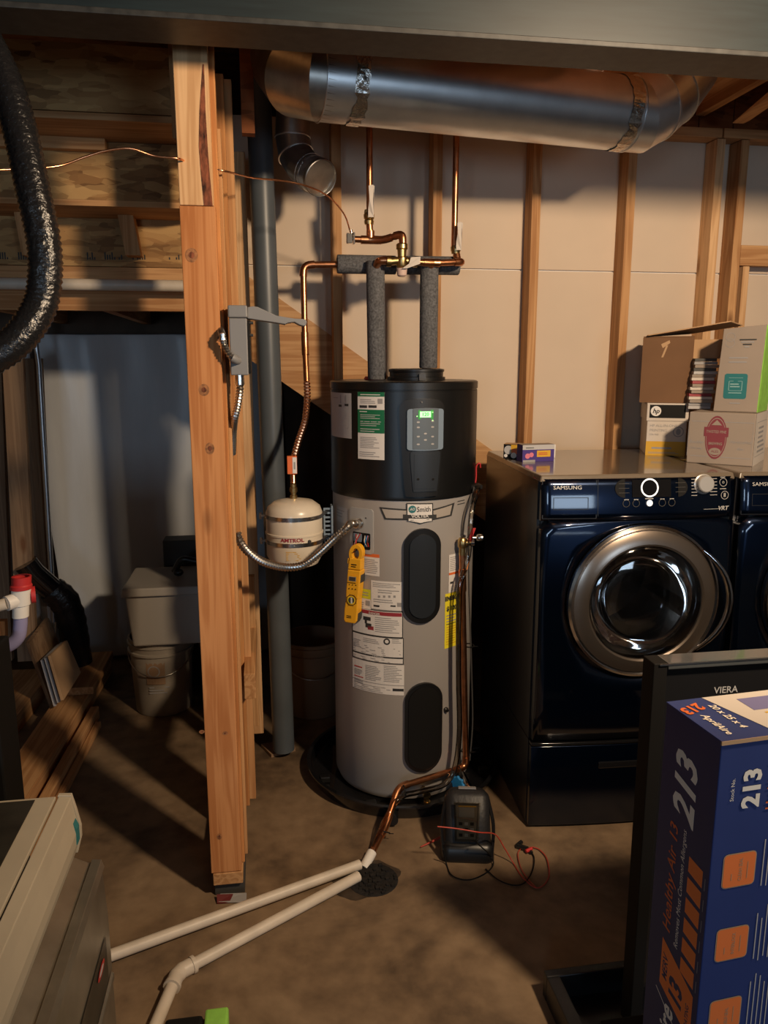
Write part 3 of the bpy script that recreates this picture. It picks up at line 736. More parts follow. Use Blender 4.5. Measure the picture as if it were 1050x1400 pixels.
sticker('sticker', 458, 693, 475.5, 714, [('l', 461, 696, 473, 708, 3)], base=PAPERG)
sticker('sticker', 497, 757, 519, 787, [('r', 497, 757, 519, 761.5, ORANGE), ('l', 499, 764, 517, 784, 8)], label='white sticker with orange header')
sticker('sticker', 491, 805, 507, 832, [('r', 491, 805, 507, 818, LIME), ('l', 493, 808, 505, 815, 2, INKG), ('r', 500, 821, 506, 828, INKG), ('l', 492, 822, 499, 830, 3)], label='half lime half white small sticker')
sticker('sticker', 507.5, 795, 550.5, 834, [('l', 510, 797, 548, 804, 3), ('l', 517, 806, 546, 812, 2)]+[('r', 517+7*i, 814, 520+7*i, 817, INKG) for i in range(4)]+[('l', 511, 819, 547, 825, 2), ('r', 511, 827, 519, 829.5, INK), ('r', 543, 824, 549, 829.5, INKG), ('r', 534, 827.5, 541, 829.5, INK)], label='white rating plate sticker')
sticker('sticker', 481.5, 834, 551, 870, [('r', 483, 836, 549.5, 841, DRED), ('t', 512, 838.6, 'DANGER', .011, PAPER, .02), ('r', 497, 843, 507, 848, INK), ('r', 499, 846, 502, 852, INK), ('r', 503, 856, 511, 861, DRED), ('r', 500, 852, 508, 858, INK), ('l', 513, 844, 546, 866, 8)], border=INK, label='white warning sticker with red header and black border')
sticker('sticker', 482, 862+8, 552, 906, [('l', 484, 873, 495, 884, 5), ('l', 497, 873, 522, 880, 3), ('d', 529, 877, .0125, INK), ('d', 529, 877, .007, PAPER), ('l', 536, 873, 549, 880, 3), ('l', 484, 884, 549, 896, 5), ('r', 482, 896.5, 552, 898.5, INK), ('t', 517, 897.6, '! WARNING', .008, PAPER), ('l', 484, 900, 549, 905, 2)], border=INK, label='instruction sticker with round black symbol')
sticker('sticker', 482.5, 907, 552.5, 948, [('l', 485, 909, 497, 913, 1, RED), ('l', 485, 914, 497, 922, 4), ('l', 485, 923, 498, 926, 1, RED), ('l', 485, 927, 497, 933, 3), ('l', 500, 910, 522, 931, 9), ('l', 525, 910, 550, 933, 10), ('r', 483, 934.5, 552.5, 935.3, INKG), ('l', 485, 937, 536, 946, 4), ('r', 537, 941.5, 552, 945, INK)], label='three-column text sticker, lowest on the jacket')
sticker('sticker', 608, 810, 628, 884, [('t', 618, 817, 'ENERGY', .022, INK, .05, .85), ('t', 617, 831, '$ 120', .024, INK, .04, .9), ('l', 610, 838, 625, 850, 3, INKG), ('r', 610, 851, 627, 852, INK), ('l', 610, 854, 626, 880, 8, MUST)], base=YLAB, label='yellow energy guide sticker')
sticker('sticker', 613.5, 757.5, 626, 809, [('r', 613.5, 782, 626, 785, ORANGE), ('l', 615, 760, 625, 780, 8), ('r', 615, 795, 619, 798, INK), ('l', 616, 800, 624, 807, 3)], label='narrow white sticker above the energy guide')
sticker('sticker', 641, 697, 645.5, 716, [('l', 642, 700, 645, 712, 5)], base=PAPER)
# ---- junction box cover
jb = rrect('junction_cover', 479.5, 510.5, 695, 756, 0.004, GREYP, 0.010)
rrect('wiring_opening', 484, 507, 728, 750, 0.0055, BLKM, 0.004, parent=jb, hb=0.002)
rrect('ground_plate', 485, 496, 729, 740, 0.0062, PANELS, 0.002, parent=jb, hb=0.003)
random.seed(2)
for i, (mt, xa_, xb_) in enumerate(((RED, 488, 490), (INK, 490, 487), (CARTW, 491, 489), (RED, 494, 486), (BLUEV, 503, 500), (INK, 505, 504), (RED, 504, 505), (CARTW, 500, 503))):
    s0_, z0_ = cs(xa_, 729 if i < 4 else 732); s1_, z1_ = cs(xb_, 752 if i < 4 else 747)
    mb = MB(); mb.tube(catmull([cylf(s0_, z0_, 0.004), cylf((s0_+s1_)/2+.004*random.uniform(-1, 1), (z0_+z1_)/2, 0.014), cylf(s1_, z1_, 0.02 if i < 4 else 0.006)], 5), 0.0021, 6); mb.build('wire', mt, jb)
s_, z = cs(501, 708); dc = cd_(HR, .005); dc.disc(s_, z, .003, INK, n=8); dc.build('screw', jb)
# T&P port disc
s_, z = cs(632, 743); mb = MB(); p = cylf(s_, z, 0); n_ = Vector((math.sin(s_/HR), -math.cos(s_/HR), 0))
mb.lathe([(0, -.01), (.033, -.01), (.033, .0045), (.030, .006), (0, .006)], p, n_, 28); mb.build('relief_port_plate', GREYP, wh)
# small black plug on the lower jacket
s_, z = cs(609, 970); mb = MB(); p = cylf(s_, z, 0); n_ = Vector((math.sin(s_/HR), -math.cos(s_/HR), 0))
mb.lathe([(0, 0), (.010, 0), (.010, .006), (.006, .009), (.006, .014), (0, .014)], p, n_, 14); mb.build('plug', BLK, wh)
# drain valve (brass) on the jacket
s_, z = cs(578, 1078); p = cylf(s_, z, 0); n_ = Vector((math.sin(s_/HR), -math.cos(s_/HR), 0))
mb = MB(); mb.tube([p-n_*.01, p+n_*.045], .011, 14); mb.tube([p+n_*.03, p+n_*.035+Vector((.004, -.004, -.034))], .0095, 12); mb.tube([p+n_*.040, p+n_*.052], .015, 8)
mb.lathe([(.008, -.005), (.013, -.005), (.013, .006), (.008, .006)], p+n_*.035+Vector((.004, -.004, -.036)), seg=14); mb.build('drain_valve', BRASS, wh)
# relief valve
s_, z = cs(631, 742); p = cylf(s_, z, 0); n_ = Vector((math.sin(s_/HR), -math.cos(s_/HR), 0)); TPV = P(632, 742, p.y-.045)
rv = MB(); rv.tube([p-n_*.01, TPV], .012, 14); rv.lathe([(0, -.018), (.015, -.018), (.017, -.012), (.017, .010), (.012, .018), (0, .018)], TPV+Vector((0, 0, 0)), seg=18)
rv.tube([TPV, TPV+Vector((.032, -.006, 0.0))], .011, 14); rv.tube([TPV-Vector((0, 0, .01)), TPV-Vector((0, 0, .045))], .0125, 14)
rv = rv.build('relief_valve', BRASS, wh)
mb = MB(); q = TPV+Vector((.03, -.006, 0)); mb.tube([q, q+Vector((.012, -.002, 0))], .012, 14); mb.build('valve_cap', CHROME, rv)
mb = MB(); mb.hexa([q+Vector(v) for v in ((-.012, -.006, .01), (.000, -.006, .01), (.000, .002, .01), (-.012, .002, .01), (.004, -.008, .055), (.016, -.008, .055), (.016, .0, .055), (.004, 0, .055))]); mb.build('test_lever', RED, rv)
# black clip and hanging clear tubing at the right edge
tp = cylf(cs(646, 664)[0], cs(646, 664)[1], 0.0)
mb = MB(); mb.box((tp.x-.012, tp.y-.03, tp.z-.008), (tp.x+.03, tp.y+.03, tp.z+.006)); mb.build('condensate_port', BLKM, wh)

# drain pan
pan = thing('drain_pan', 'round black plastic drain pan under the grey water heater', 'pan', (HX, HY, 0))
mb = MB(); mb.lathe([(0, 0.002), (.368, .002), (.372, .008), (.382, .050), (.392, .052), (.392, .058), (.377, .058), (.368, .014), (.30, .006), (0, .006)], (HX, HY, 0), seg=64); mb.build('pan_basin', BLKG, pan)
mb = MB(); p = Vector((HX-.10, HY-.385, .03)); mb.tube([p+Vector((0, .01, 0)), p+Vector((-.008, -.03, 0))], .02, 16); mb.build('drain_fitting', BLK, pan)
for a_ in (0.35, 0.95, 2.1, 2.9, 5.4, 6.1):
    x, y = HX+.335*math.cos(-a_), HY+.335*math.sin(-a_)
    mb = MB(); mb.box((x-.02, y-.014, .011), (x+.02, y+.014, .036)); mb.build('rib', BLK, pan, .004)

# ================================================================== COPPER PIPING ABOVE THE HEATER
def rounded(pts, rad):
    pts = [Vector(p) for p in pts]; out = [pts[0]]; arcs = []
    for i in range(1, len(pts)-1):
        a, b, c = pts[i-1], pts[i], pts[i+1]; d1, d2 = (a-b).normalized(), (c-b).normalized()
        k = min(rad, (a-b).length*.49, (c-b).length*.49)
        p0, p2 = b+d1*k, b+d2*k; arc = [p0*(1-t)**2+b*2*t*(1-t)+p2*t*t for t in [q/6 for q in range(7)]]
        out += arc; arcs.append(arc)
    out.append(pts[-1]); return out, arcs
def pipe(name, pts, r, mat, parent, elbow_mat=None, rad=0.03, seg=14, label=None):
    o_, arcs = rounded(pts, rad)
    mb = MB(); mb.m(mat); mb.tube(o_, r, seg)
    o = mb.build(name, mat, parent, 0, label)
    for arc in arcs:
        d0 = (arc[0]-arc[1]).normalized(); d1 = (arc[-1]-arc[-2]).normalized()
        e = MB(); e.tube([arc[0]+d0*.012]+arc+[arc[-1]+d1*.012], r*1.22, seg); e.build('elbow', elbow_mat or mat, parent)
    return o
YV = 2.90
cp1 = thing('copper_piping', 'copper water piping with foam sleeves and brass mixing valve above the heater', 'pipes', (0.5, YV, 1.6))
RP = 0.0115
A = lambda x, y, Y=YV: P(x, y, Y)
def vert(px, py0, py1, Y=YV):
    p = P(px, py0, Y); return p
# vertical foam sleeves
v1 = A(513, 366); v2 = A(586, 370)
zt1 = A(513, 357).z; zt2 = A(586, 365).z
def sleeve(name, a, b, r=0.034):
    mb = MB(); ax = (b-a); L = ax.length
    mb.lathe([(.012, 0), (r-.002, 0), (r, .003), (r, L-.003), (r-.002, L), (.012, L)], a, ax, 24); return mb.build(name, FOAM, cp1)
sleeve('foam_sleeve', Vector((v1.x+.005, YV, ZT+.002)), Vector((v1.x, YV, zt1)))
sleeve('foam_sleeve', Vector((v2.x, YV-.012, ZT+.044)), Vector((v2.x, YV-.012, zt2)))
# horizontal sleeves behind
YH = YV+.05
a = A(461, 361, YH); b = A(541, 362.5, YH); sleeve('foam_sleeve', a, b, .034)
a = A(545, 362.5, YH+.01); b = A(627, 363.5, YH+.01); sleeve('foam_sleeve', a, b, .034)
# left branch copper down to the tank
zl = A(440, 361.5, YH).z
pl = [A(462, 361.5, YH), A(414.5, 362, YH), A(417, 470, YH-.02), A(419.5, 525, YH-.06)]
pipe('branch_pipe', pl, RP, COPPER, cp1)
mb = MB(); fl = [A(419.5, 522, YH-.06), A(420, 545, YH-.08), A(417, 575, YH-.1), A(409, 600, YH-.13), A(403, 622, YH-.16), A(400.5, 640, YH-.18)]
mb.flex(fl, RP*1.05, .07, .012, 14); mb.build('corrugated_pipe', COPPERB, cp1)
TX, TY = P(402, 700, 2.75).x, 2.75
tt = P(402, 681, 2.75).z
mb = MB(); mb.tube([A(400.5, 640, YH-.18), Vector((TX, TY, tt+.052))], RP*.9, 12); mb.build('branch_pipe', COPPERB, cp1)
mb = MB(); q = A(399, 637, YH-.19); mb.box((q.x-.017, q.y-.016, q.z-.028), (q.x+.018, q.y+.012, q.z+.036)); tgo = mb.build('orange_tag', ORANGE, cp1, .002, 'orange and white wrap tag')
dc = Decal(flat((0, q.y-.0162, 0), (1, 0, 0), (0, 0, 1)), .0008); dc.rect(q.x+.002, q.z-.025, q.x+.017, q.z+.033, PAPER); dc.rect(q.x+.006, q.z-.01, q.x+.012, q.z+.016, INKG, .0004); dc.build('print', tgo)
# cold feed: vertical pipe, valve, tee, elbow into the mixing valve
def ballvalve(px, ph0, ph1, pb, Y, hx=0.0):
    "lever handle ph0..ph1 (px rows), body down to pb"
    c = P(px, (ph1+pb)/2, Y); z1, z0 = P(px, ph1+3, Y).z, P(px, pb, Y).z
    mb = MB(); mb.lathe([(0, z0-c.z), (.016, z0-c.z), (.018, z0-c.z+.012), (.015, z0-c.z+.016), (.019, -.008), (.020, .006), (.015, z1-c.z-.016), (.018, z1-c.z-.012), (.016, z1-c.z), (0, z1-c.z)], c, seg=12)
    b = mb.build('ball_valve', BRASS, cp1)
    mb = MB(); mb.tube([c+Vector((0, -.015, .004)), c+Vector((0, -.034, .004))], .009, 10); mb.build('stem_nut', DGREY, b)
    zt_, zb_ = P(px, ph0, Y).z, c.z-.010
    mb = MB(); x = c.x+.002; y = c.y-.036
    mb.prism([(x-.010, y, zb_), (x+.010, y, zb_), (x+.010, y, c.z+.02), (x+.008, y-.012, c.z+.05), (x+.011, y-.012, zt_-.004), (x+.006, y-.012, zt_), (x-.006, y-.012, zt_), (x-.010, y-.012, zt_-.004), (x-.007, y-.012, c.z+.05), (x-.010, y, c.z+.02)], (0, -.004, 0))
    mb.build('lever_handle', CARTW, b)
    return b
t1 = A(506.5, 328)
mb = MB(); q = A(505, 196); mb.tube([Vector((q.x, YV, 2.70)), Vector((q.x, YV, A(505, 290).z))], RP, 14); mb.build('riser_pipe', COPPER, cp1)
ballvalve(504.5, 257, 284, 307, YV)
mb = MB(); mb.tube([A(505, 305), t1], RP*1.05, 14); mb.build('riser_pipe', COPPER, cp1)
mb = MB(); mb.tube([t1+Vector((-.035, 0, 0)), t1+Vector((.04, 0, 0))], RP*1.3, 14); mb.tube([t1, t1+Vector((0, 0, .032))], RP*1.3, 14); mb.build('tee', COPPER, cp1)
pipe('crossover_pipe', [A(484, 327), t1, A(524, 328.5, YV-.02), A(551, 319, YV-.06), A(550, 342, YV-.06)], RP, COPPER, cp1, rad=.022)
mv = A(549.5, 356, YV-.06)
mb = MB()
mb.lathe([(0, .058), (.017, .058), (.021, .054), (.021, .040), (.017, .036), (.015, .012), (.020, .008), (.021, -.018), (.016, -.026), (0, -.026)], mv, seg=20)
for s_ in (-1, 1):
    mb.tube([mv, mv+Vector((s_*.040, .0, -.004))], .014, 14)
    mb.tube([mv+Vector((s_*.040, 0, -.004)), mv+Vector((s_*.056, 0, -.004))], .021, 6)
mvo = mb.build('mixing_valve', BRASS, cp1)
mb = MB(); mb.lathe([(0, -.026), (.020, -.028), (.017, -.052), (.012, -.056), (0, -.056)], mv, seg=16); mb.build('adjuster_cap', plain('cap_pinkish', (.62, .45, .38), .6), mvo)
pipe('crossover_pipe', [mv+Vector((-.05, 0, -.002)), Vector((v1.x+.004, YV-.055, mv.z-.001)), Vector((v1.x, YV, mv.z-.03))], RP, COPPER, cp1, rad=.018)
# hot side to the right elbow and up
he = A(632, 358, YV-.03)
pipe('crossover_pipe', [mv+Vector((.045, 0, -.004)), Vector((v2.x, YV-.05, mv.z-.006)), he, he+Vector((-.004, .05, .002)), A(623, 340, YV+.03)], RP, COPPER, cp1, rad=.02)
mb = MB(); mb.tube([Vector((v2.x-.03, YV-.049, mv.z-.005)), Vector((v2.x+.03, YV-.048, mv.z-.005))], RP*1.25, 14); mb.tube([Vector((v2.x, YV-.045, mv.z-.008)), Vector((v2.x, YV-.012, zt2-.02))], RP*1.2, 14); mb.build('tee', COPPER, cp1)
ballvalve(623, 307, 333, 347, YV+.03)
mb = MB(); q = P(624, 200, YV+.03); mb.tube([Vector((q.x, YV+.03, 2.70)), Vector((q.x-.002, YV+.03, A(623, 338, YV+.03).z))], RP, 14); mb.build('riser_pipe', COPPER, cp1)
# paper tag on hot pipe
a = A(575, 352, YV-.085); b = A(561, 369, YV-.085)
mb = MB(); mb.m(CARTW); mb.prism([(a.x-.035, a.y, a.z), (a.x, a.y, a.z+.003), (a.x-.002, a.y-.004, a.z-.022), (b.x-.014, b.y-.008, b.z+.004), (b.x-.03, b.y-.006, b.z+.004), (b.x-.005, a.y-.003, a.z-.022)], (0, .0015, 0)); mb.build('paper_tag', CARTW, cp1)
# saddle valve and thin copper line
sv = A(480, 326)
mb = MB(); mb.box((sv.x-.016, sv.y-.012, sv.z-.017), (sv.x+.004, sv.y+.012, sv.z+.017)); mb.box((sv.x+.007, sv.y-.012, sv.z-.020), (sv.x+.013, sv.y+.012, sv.z+.020)); mb.tube([sv, sv+Vector((.03, 0, 0))], .008, 10); mb.tube([sv+Vector((.002, 0, .01)), sv+Vector((0, 0, .03))], .006, 10)
mb.build('saddle_valve', CHROME, cp1, .001)
lt = thing('copper_line', 'thin soft copper tube running from far left through the post to the saddle valve', 'tube', P(303, 233, 2.3))
pts = [P(-30, 233, 2.0), P(30, 231, 2.05), P(80, 227, 2.1), P(115, 215, 2.12), P(145, 206, 2.13), P(178, 203, 2.14), P(210, 213, 2.16), P(245, 217, 2.17)]
mb = MB(); mb.tube(catmull(pts+[Vector((XP0+.02, 2.235, P(250, 219, 2.2).z))], 6), .0028, 8); mb.build('tube', COPPERB, lt)
pts = [Vector((XP1-.02, 2.235, P(290, 230, 2.24).z)), P(312, 235, 2.25), P(345, 243, 2.4), P(385, 247, 2.5), P(418, 254, 2.55), P(448, 268, 2.65), P(470, 292, 2.78), P(479, 317, 2.895)]
mb = MB(); mb.tube(catmull(pts, 6), .0028, 8); mb.build('tube', COPPERB, lt)

# ================================================================== EXPANSION TANK
et = thing('expansion_tank', 'small cream expansion tank strapped beside the left of the water heater', 'tank', (TX, TY, 0.92))
tb = P(402, 775, 2.75).z; TR = .102
mb = MB(); mb.lathe([(0, tb), (.05, tb+.002), (.085, tb+.018), (TR, tb+.05), (TR, tb+.128), (TR+.003, tb+.130), (TR+.003, tb+.136), (TR, tb+.138), (TR, tt-.05), (TR-.008, tt-.028), (.07, tt-.010), (.03, tt-.002), (0, tt)], (TX, TY, 0), seg=48); mb.build('shell', CREAM, et)
mb = MB(); mb.lathe([(0, tt-.002), (.013, tt-.002), (.013, tt+.010), (.010, tt+.012), (.010, tt+.022), (.014, tt+.024), (.014, tt+.038), (.011, tt+.040), (.011, tt+.052), (0, tt+.052)], (TX, TY, 0), seg=10); mb.build('brass_fitting', BRASS, et)
for py in (711, 746):
    z = P(402, py, 2.65).z
    mb = MB(); mb.lathe([(TR, z-.007), (TR+.003, z-.007), (TR+.003, z+.007), (TR, z+.007)], (TX, TY, 0), seg=48)
    mb.box((TX-TR-.016, TY-.008, z-.004), (TX-TR, TY+.008, z+.004)); mb.build('strap', NICKEL, et)
    mb = MB(); mb.tube([(TX-TR-.018, TY, z-.012), (TX-TR-.018, TY, z+.012)], .005, 8); mb.build('strap_bolt', CHROME, et)
    mb = MB(); e = Vector((HX-HR-.004, TY+.05, z+.005)); a_ = Vector((TX+TR-.01, TY-.01, z)); mb.hexa([a_+Vector((0, -.002, -.007)), e+Vector((0, -.002, -.007)), e+Vector((0, .002, -.007)), a_+Vector((0, .002, -.007)), a_+Vector((0, -.002, .007)), e+Vector((0, -.002, .007)), e+Vector((0, .002, .007)), a_+Vector((0, .002, .007))]); mb.build('strap_arm', NICKEL, et)
# perforated bracket: rungs
xb0, xb1 = TX+TR+.004, HX-HR+.004; zt_, zb_ = P(447, 697, 2.75).z, P(447, 738, 2.75).z
mb = MB()
for k in range(2): mb.box((xb0+.002+k*.028, TY+.02, zb_-.02), (xb0+.008+k*.028, TY+.024, zt_+k*.012))
for k in range(8):
    z = zb_+k*(zt_-zb_)/7; mb.box((xb0+.002, TY+.0201, z-.0035), (xb0+.036, TY+.0239, z+.0035))
mb.box((xb0+.030, TY+.01, zb_-.02), (xb0+.036, TY+.05, zt_+.012)); mb.build('slotted_bracket', PANELS, et)
def tankf(x, z, h): a = x/TR; return Vector((TX+(TR+h)*math.sin(a), TY-(TR+h)*math.cos(a), z))
dc = Decal(tankf, .0012); zc = P(400, 740, 2.65).z; dc.text('AMTROL', -.012, zc+.002, .019, DRED, .03, lift=.0004, sx=1.1); dc.lines(-.03, zc-.016, .02, zc-.008, 2, DRED, .4)
z = P(400, 760, 2.65).z; dc.lines(-.035, z-.02, .02, z+.016, 6, MUST, .35); dc.build('printing', et)
mb = MB(); p = tankf(.05, P(425, 741, 2.65).z, .0); mb.tube([p, p+Vector((.002, -.006, 0))], .006, 8); mb.build('bolt', INK, et)

# ================================================================== DISCONNECT BOX + CONDUITS
YB = 2.185
a, b = P(310.5, 417, YB), P(340, 513, YB)
db = thing('disconnect_box', 'grey electrical disconnect box with its cover arm swung open on the post', 'electrical box', ((a.x+b.x)/2, YB, b.z))
bx0, bx1, bz0, bz1 = a.x+.003, b.x, b.z, a.z
bbox('enclosure', (bx0, YB, bz0), (bx1, YB+.10, bz1-.034), BOXG, db, .003)
bbox('cap', (bx0-.002, YB-.003, bz1-.033), (bx1+.002, YB+.10, bz1), BOXG, db, .004)
bbox('open_front', (bx1+.0005, YB+.004, bz0+.004), (bx1+.006, YB+.095, bz1-.04), BLKM, db)
def q(x, y): p = P(x, y, YB); return (p.x, YB+.012, p.z)
mb = MB(); mb.prism([q(338, 419.5), q(346, 418), q(352, 419), q(378, 431), q(402, 435), (q(418, 436)), q(420, 440), q(418, 446), q(410, 444), q(403, 440), q(394, 441), q(390, 443), q(378, 441), q(338, 435)], (0, .055, 0)); mb.build('cover_arm', BOXG, db, .002)
for py in (441, 458): p = P(343, py, YB); mb = MB(); mb.tube([(p.x-.01, YB+.02, p.z), (p.x+.006, YB+.02, p.z)], .004, 8); mb.build('screw', INK, db)
cdt = thing('flexible_conduit', 'short metal conduit arching out of the left side of the grey disconnect box', 'conduit', P(322, 492, YB-.02))
mb = MB(); mb.flex([P(296, 440, 2.36)+Vector((0, 0, 0)), P(303, 455, 2.17), P(306, 470, 2.165), P(313, 484, 2.165), P(320, 492, 2.168)], .0085, .10, .008, 12); mb.build('hose', FLEX, cdt)
mb = MB(); p = P(322, 492, 2.168); mb.tube([P(317, 489, 2.166), p, Vector((p.x+.006, YB+.004, p.z-.002))], .0115, 12); mb.build('connector', BOXG, cdt)
cdt = thing('flexible_conduit', 'metal conduit dropping from the bottom of the grey disconnect box behind the stud', 'conduit', P(328, 516, YB+.05))
mb = MB(); mb.flex([P(328, 520, 2.22), P(328, 535, 2.22), P(325, 555, 2.23), P(321, 572, 2.25), P(319, 590, 2.30), P(318, 620, 2.36)], .0095, .10, .009, 12); mb.build('hose', FLEX, cdt)
mb = MB(); p = P(328, 520, 2.22); mb.tube([Vector((p.x, p.y, bz0+.001)), p+Vector((0, 0, -.012))], .012, 12); mb.build('connector', CHROME, cdt)
cdt = thing('flexible_conduit', 'long drooping metal conduit from the stud wall to the heater junction cover', 'conduit', P(395, 775, 2.42))
e0, ez, ep = cyl_hit(493, 715); n_ = Vector((math.sin(e0/HR), -math.cos(e0/HR), 0))
pts = [P(324, 728, 2.36), P(329, 742, 2.36), P(342, 757, 2.38), P(362, 769, 2.41), P(390, 775.5, 2.45), P(415, 772, 2.48), P(437, 756, 2.52), P(458, 736, 2.56), P(474, 722, 2.58), ep+n_*.045+Vector((-.01, 0, .004)), ep+n_*.02]
mb = MB(); mb.flex(pts, .0118, .11, .0105, 14); mb.build('hose', FLEX, cdt)
mb = MB(); mb.tube([ep+n_*.03, ep+n_*.003], .0155, 14); mb.tube([ep+n_*.010, ep+n_*.004], .019, 8); mb.build('connector', NICKEL, cdt)

# ================================================================== RELIEF DISCHARGE PIPE + TUBES
dp = thing('discharge_pipe', 'copper relief discharge pipe running down the heater and out to the floor drain', 'pipe', F(500, 1185))
top = TPV-Vector((0, 0, .04))
b1 = P(637, 1048, 2.65)
b0 = P(636, 775, top.y-.01)
b2 = P(545, 1076, 2.52); b3 = P(527, 1130, 2.42); b4 = P(505, 1172, 2.31)
pipe('discharge_tube', [top, Vector((top.x+.003, top.y-.002, top.z-.1)), b1, b2, b3, b4], .0115, COPPER, dp, rad=.03)
mb = MB(); d_ = (b4-b3).normalized(); e = b4+d_*.035; mb.lathe([(.0115, 0), (.017, 0), (.017, .07), (.0135, .07), (.0135, .02), (.0115, .02)], b4-d_*.02, d_, 18); mb.build('pvc_end', PVCW, dp)
ct = thing('clear_drain_tube', 'clear vinyl condensate tube zip-tied along the copper discharge pipe', 'tube', b1)
tpts = [tp+Vector((.012, -.034, 0)), P(645, 700, 2.64), P(640, 760, 2.63), P(629, 800, 2.61), P(627, 850, 2.60), P(627, 930, 2.60), P(628, 1000, 2.60), P(622, 1048, 2.59), P(608, 1072, 2.57), P(575, 1082, 2.52), P(548, 1090, 2.48), P(530, 1115, 2.44), P(517, 1145, 2.375), P(508, 1168, 2.32)]
mb = MB(); mb.tube(catmull(tpts, 8), .0105, 12, caps=False); mb.build('tube', CLEAR, ct)
mb = MB(); mb.tube(catmull([tp+Vector((-.004, -.034, 0)), P(641, 720, 2.645), P(641, 800, 2.645), P(643, 860, 2.65), P(645, 930, 2.66), P(646, 990, 2.67), P(642, 1040, 2.66)], 6), .003, 8); mb.build('thin_tube', DGREY, ct)
for (x, y, Y) in ((640, 883, 2.662), (637, 1027, 2.66), (628, 1056, 2.61), (552, 1082, 2.49), (524, 1138, 2.40)):
    c_ = P(x, y, Y); mb = MB()
    ax = Vector((0, 0, 1)) if y < 1040 else (Vector((1, 0, .15)) if y < 1100 else Vector((.3, .5, .8)))
    mb.lathe([(.0185, -.002), (.021, -.002), (.021, .002), (.0185, .002), (.0185, -.002)], c_+Vector((.004, .004, 0)), ax, 16); mb.tube([c_+Vector((.018, -.01, 0)), c_+Vector((.034, -.016, .002))], .0016, 5)
    mb.build('zip_tie', BLKM, ct)
# blue hose valve + red/white capillary at the top
bv = thing('hose_valve', 'blue-handled hose valve with chrome outlet at the foot of the heater', 'valve', P(630, 1072, 2.62))
c_ = P(626, 1071, 2.60)
mb = MB(); ax = Vector((-.75, -.66, 0)); 
for k in range(8):
    a_ = 2*PI*k/8; u_, v_ = ortho(ax.normalized()); q_ = c_+(u_*math.cos(a_)+v_*math.sin(a_))*.024; mb.ball(q_, .0075, seg=8)
mb.lathe([(0, -.005), (.024, -.005), (.027, .0), (.024, .006), (0, .008)], c_, ax, 20); mb.build('handwheel', BLUEV, bv)
mb = MB(); c2 = P(638, 1073, 2.60); mb.tube([c_+Vector((.004, .02, 0)), Vector((c2.x, 2.66, c2.z))], .012, 12); mb.tube([Vector((c2.x, 2.68, c2.z)), c2+Vector((.004, -.03, -.004))], .015, 14); mb.lathe([(.009, 0), (.019, 0), (.019, .02), (.009, .02)], c2+Vector((.004, -.03, -.004)), (.1, -1, -.1), 16); mb.build('outlet', CHROME, bv)
mb = MB(); p = P(651, 652, 2.80); mb.tube(catmull([p+Vector((-.005, 0, -.04)), p+Vector((0, 0, 0)), p+Vector((0, 0, .04)), p+Vector((.012, -.002, .052)), p+Vector((.016, 0, .035))], 5), .003, 8); o = mb.build('red_wire', RED); tag(o, 'short red wire loop at the right edge of the black heater top', 'wire')
mb = MB(); p = P(656, 735, 2.74); mb.lathe([(0, -.012), (.012, -.012), (.014, -.006), (.014, .006), (.012, .012), (0, .012)], p, (1, -.3, 0), 14); mb.tube([p, p-Vector((.03, 0, 0))], .006, 8); tag(mb.build('tube_coupling', NICKEL), 'small clear-grey coupling sticking out right of the relief valve', 'coupling')

# ================================================================== DUCTS
du = thing('round_duct', 'large galvanised round duct with elbows and foil tape hanging below the joists', 'duct', (0.7, 2.53, 2.46))
A0, B0 = P(436, 108, 2.45), P(853, 156, 2.62); ax = (B0-A0).normalized(); RD = .113
def tubeo(name, pts, r, mat, parent, seg=40, sharp=False, label=None, caps=False, bevel=0, thick=0):
    mb = MB(); mb.tube(pts, r, seg, caps, sharp); return mb.build(name, mat, parent, 0, label, solid=thick)
tubeo('straight_section', [A0, A0+ax*.5, B0], RD, GALV, du)
def cring(c, d, r, w=.006, t=.004, name='seam_ring', mat=None, parent=None):
    mb = MB(); mb.lathe([(r-.001, -w/2), (r+t, -w/4), (r+t, w/4), (r-.001, w/2)], c, d, 40); return mb.build(name, mat or GALV, parent or du)
c1 = A0+ax*.09
for t0, t1 in ((.085, .125), (1.02, 1.065)):
    L = 1.0; pass
def tape(p, w_, jag=.006):
    mb = MB(); d = ax; u, v = ortho(d); n = 48; a_, b_ = [], []
    random.seed(11)
    for j in range(n):
        an = 2*PI*j/n; o = (u*math.cos(an)+v*math.sin(an))
        a_.append(mb.bm.verts.new(p+o*(RD+.0015+random.uniform(0, .0025))-d*(w_/2+random.uniform(-jag, jag))))
        b_.append(mb.bm.verts.new(p+o*(RD+.0015+random.uniform(0, .0025))+d*(w_/2+random.uniform(-jag, jag))))
    for j in range(n): mb.face([a_[j], a_[(j+1) % n], b_[(j+1) % n], b_[j]])
    return mb.build('foil_tape', FOIL, du)
LD = (B0-A0).length
tape(A0+ax*.105, .040); tape(B0-ax*.022, .042)
cring(A0, ax, RD); cring(B0+ax*.012, ax, RD)
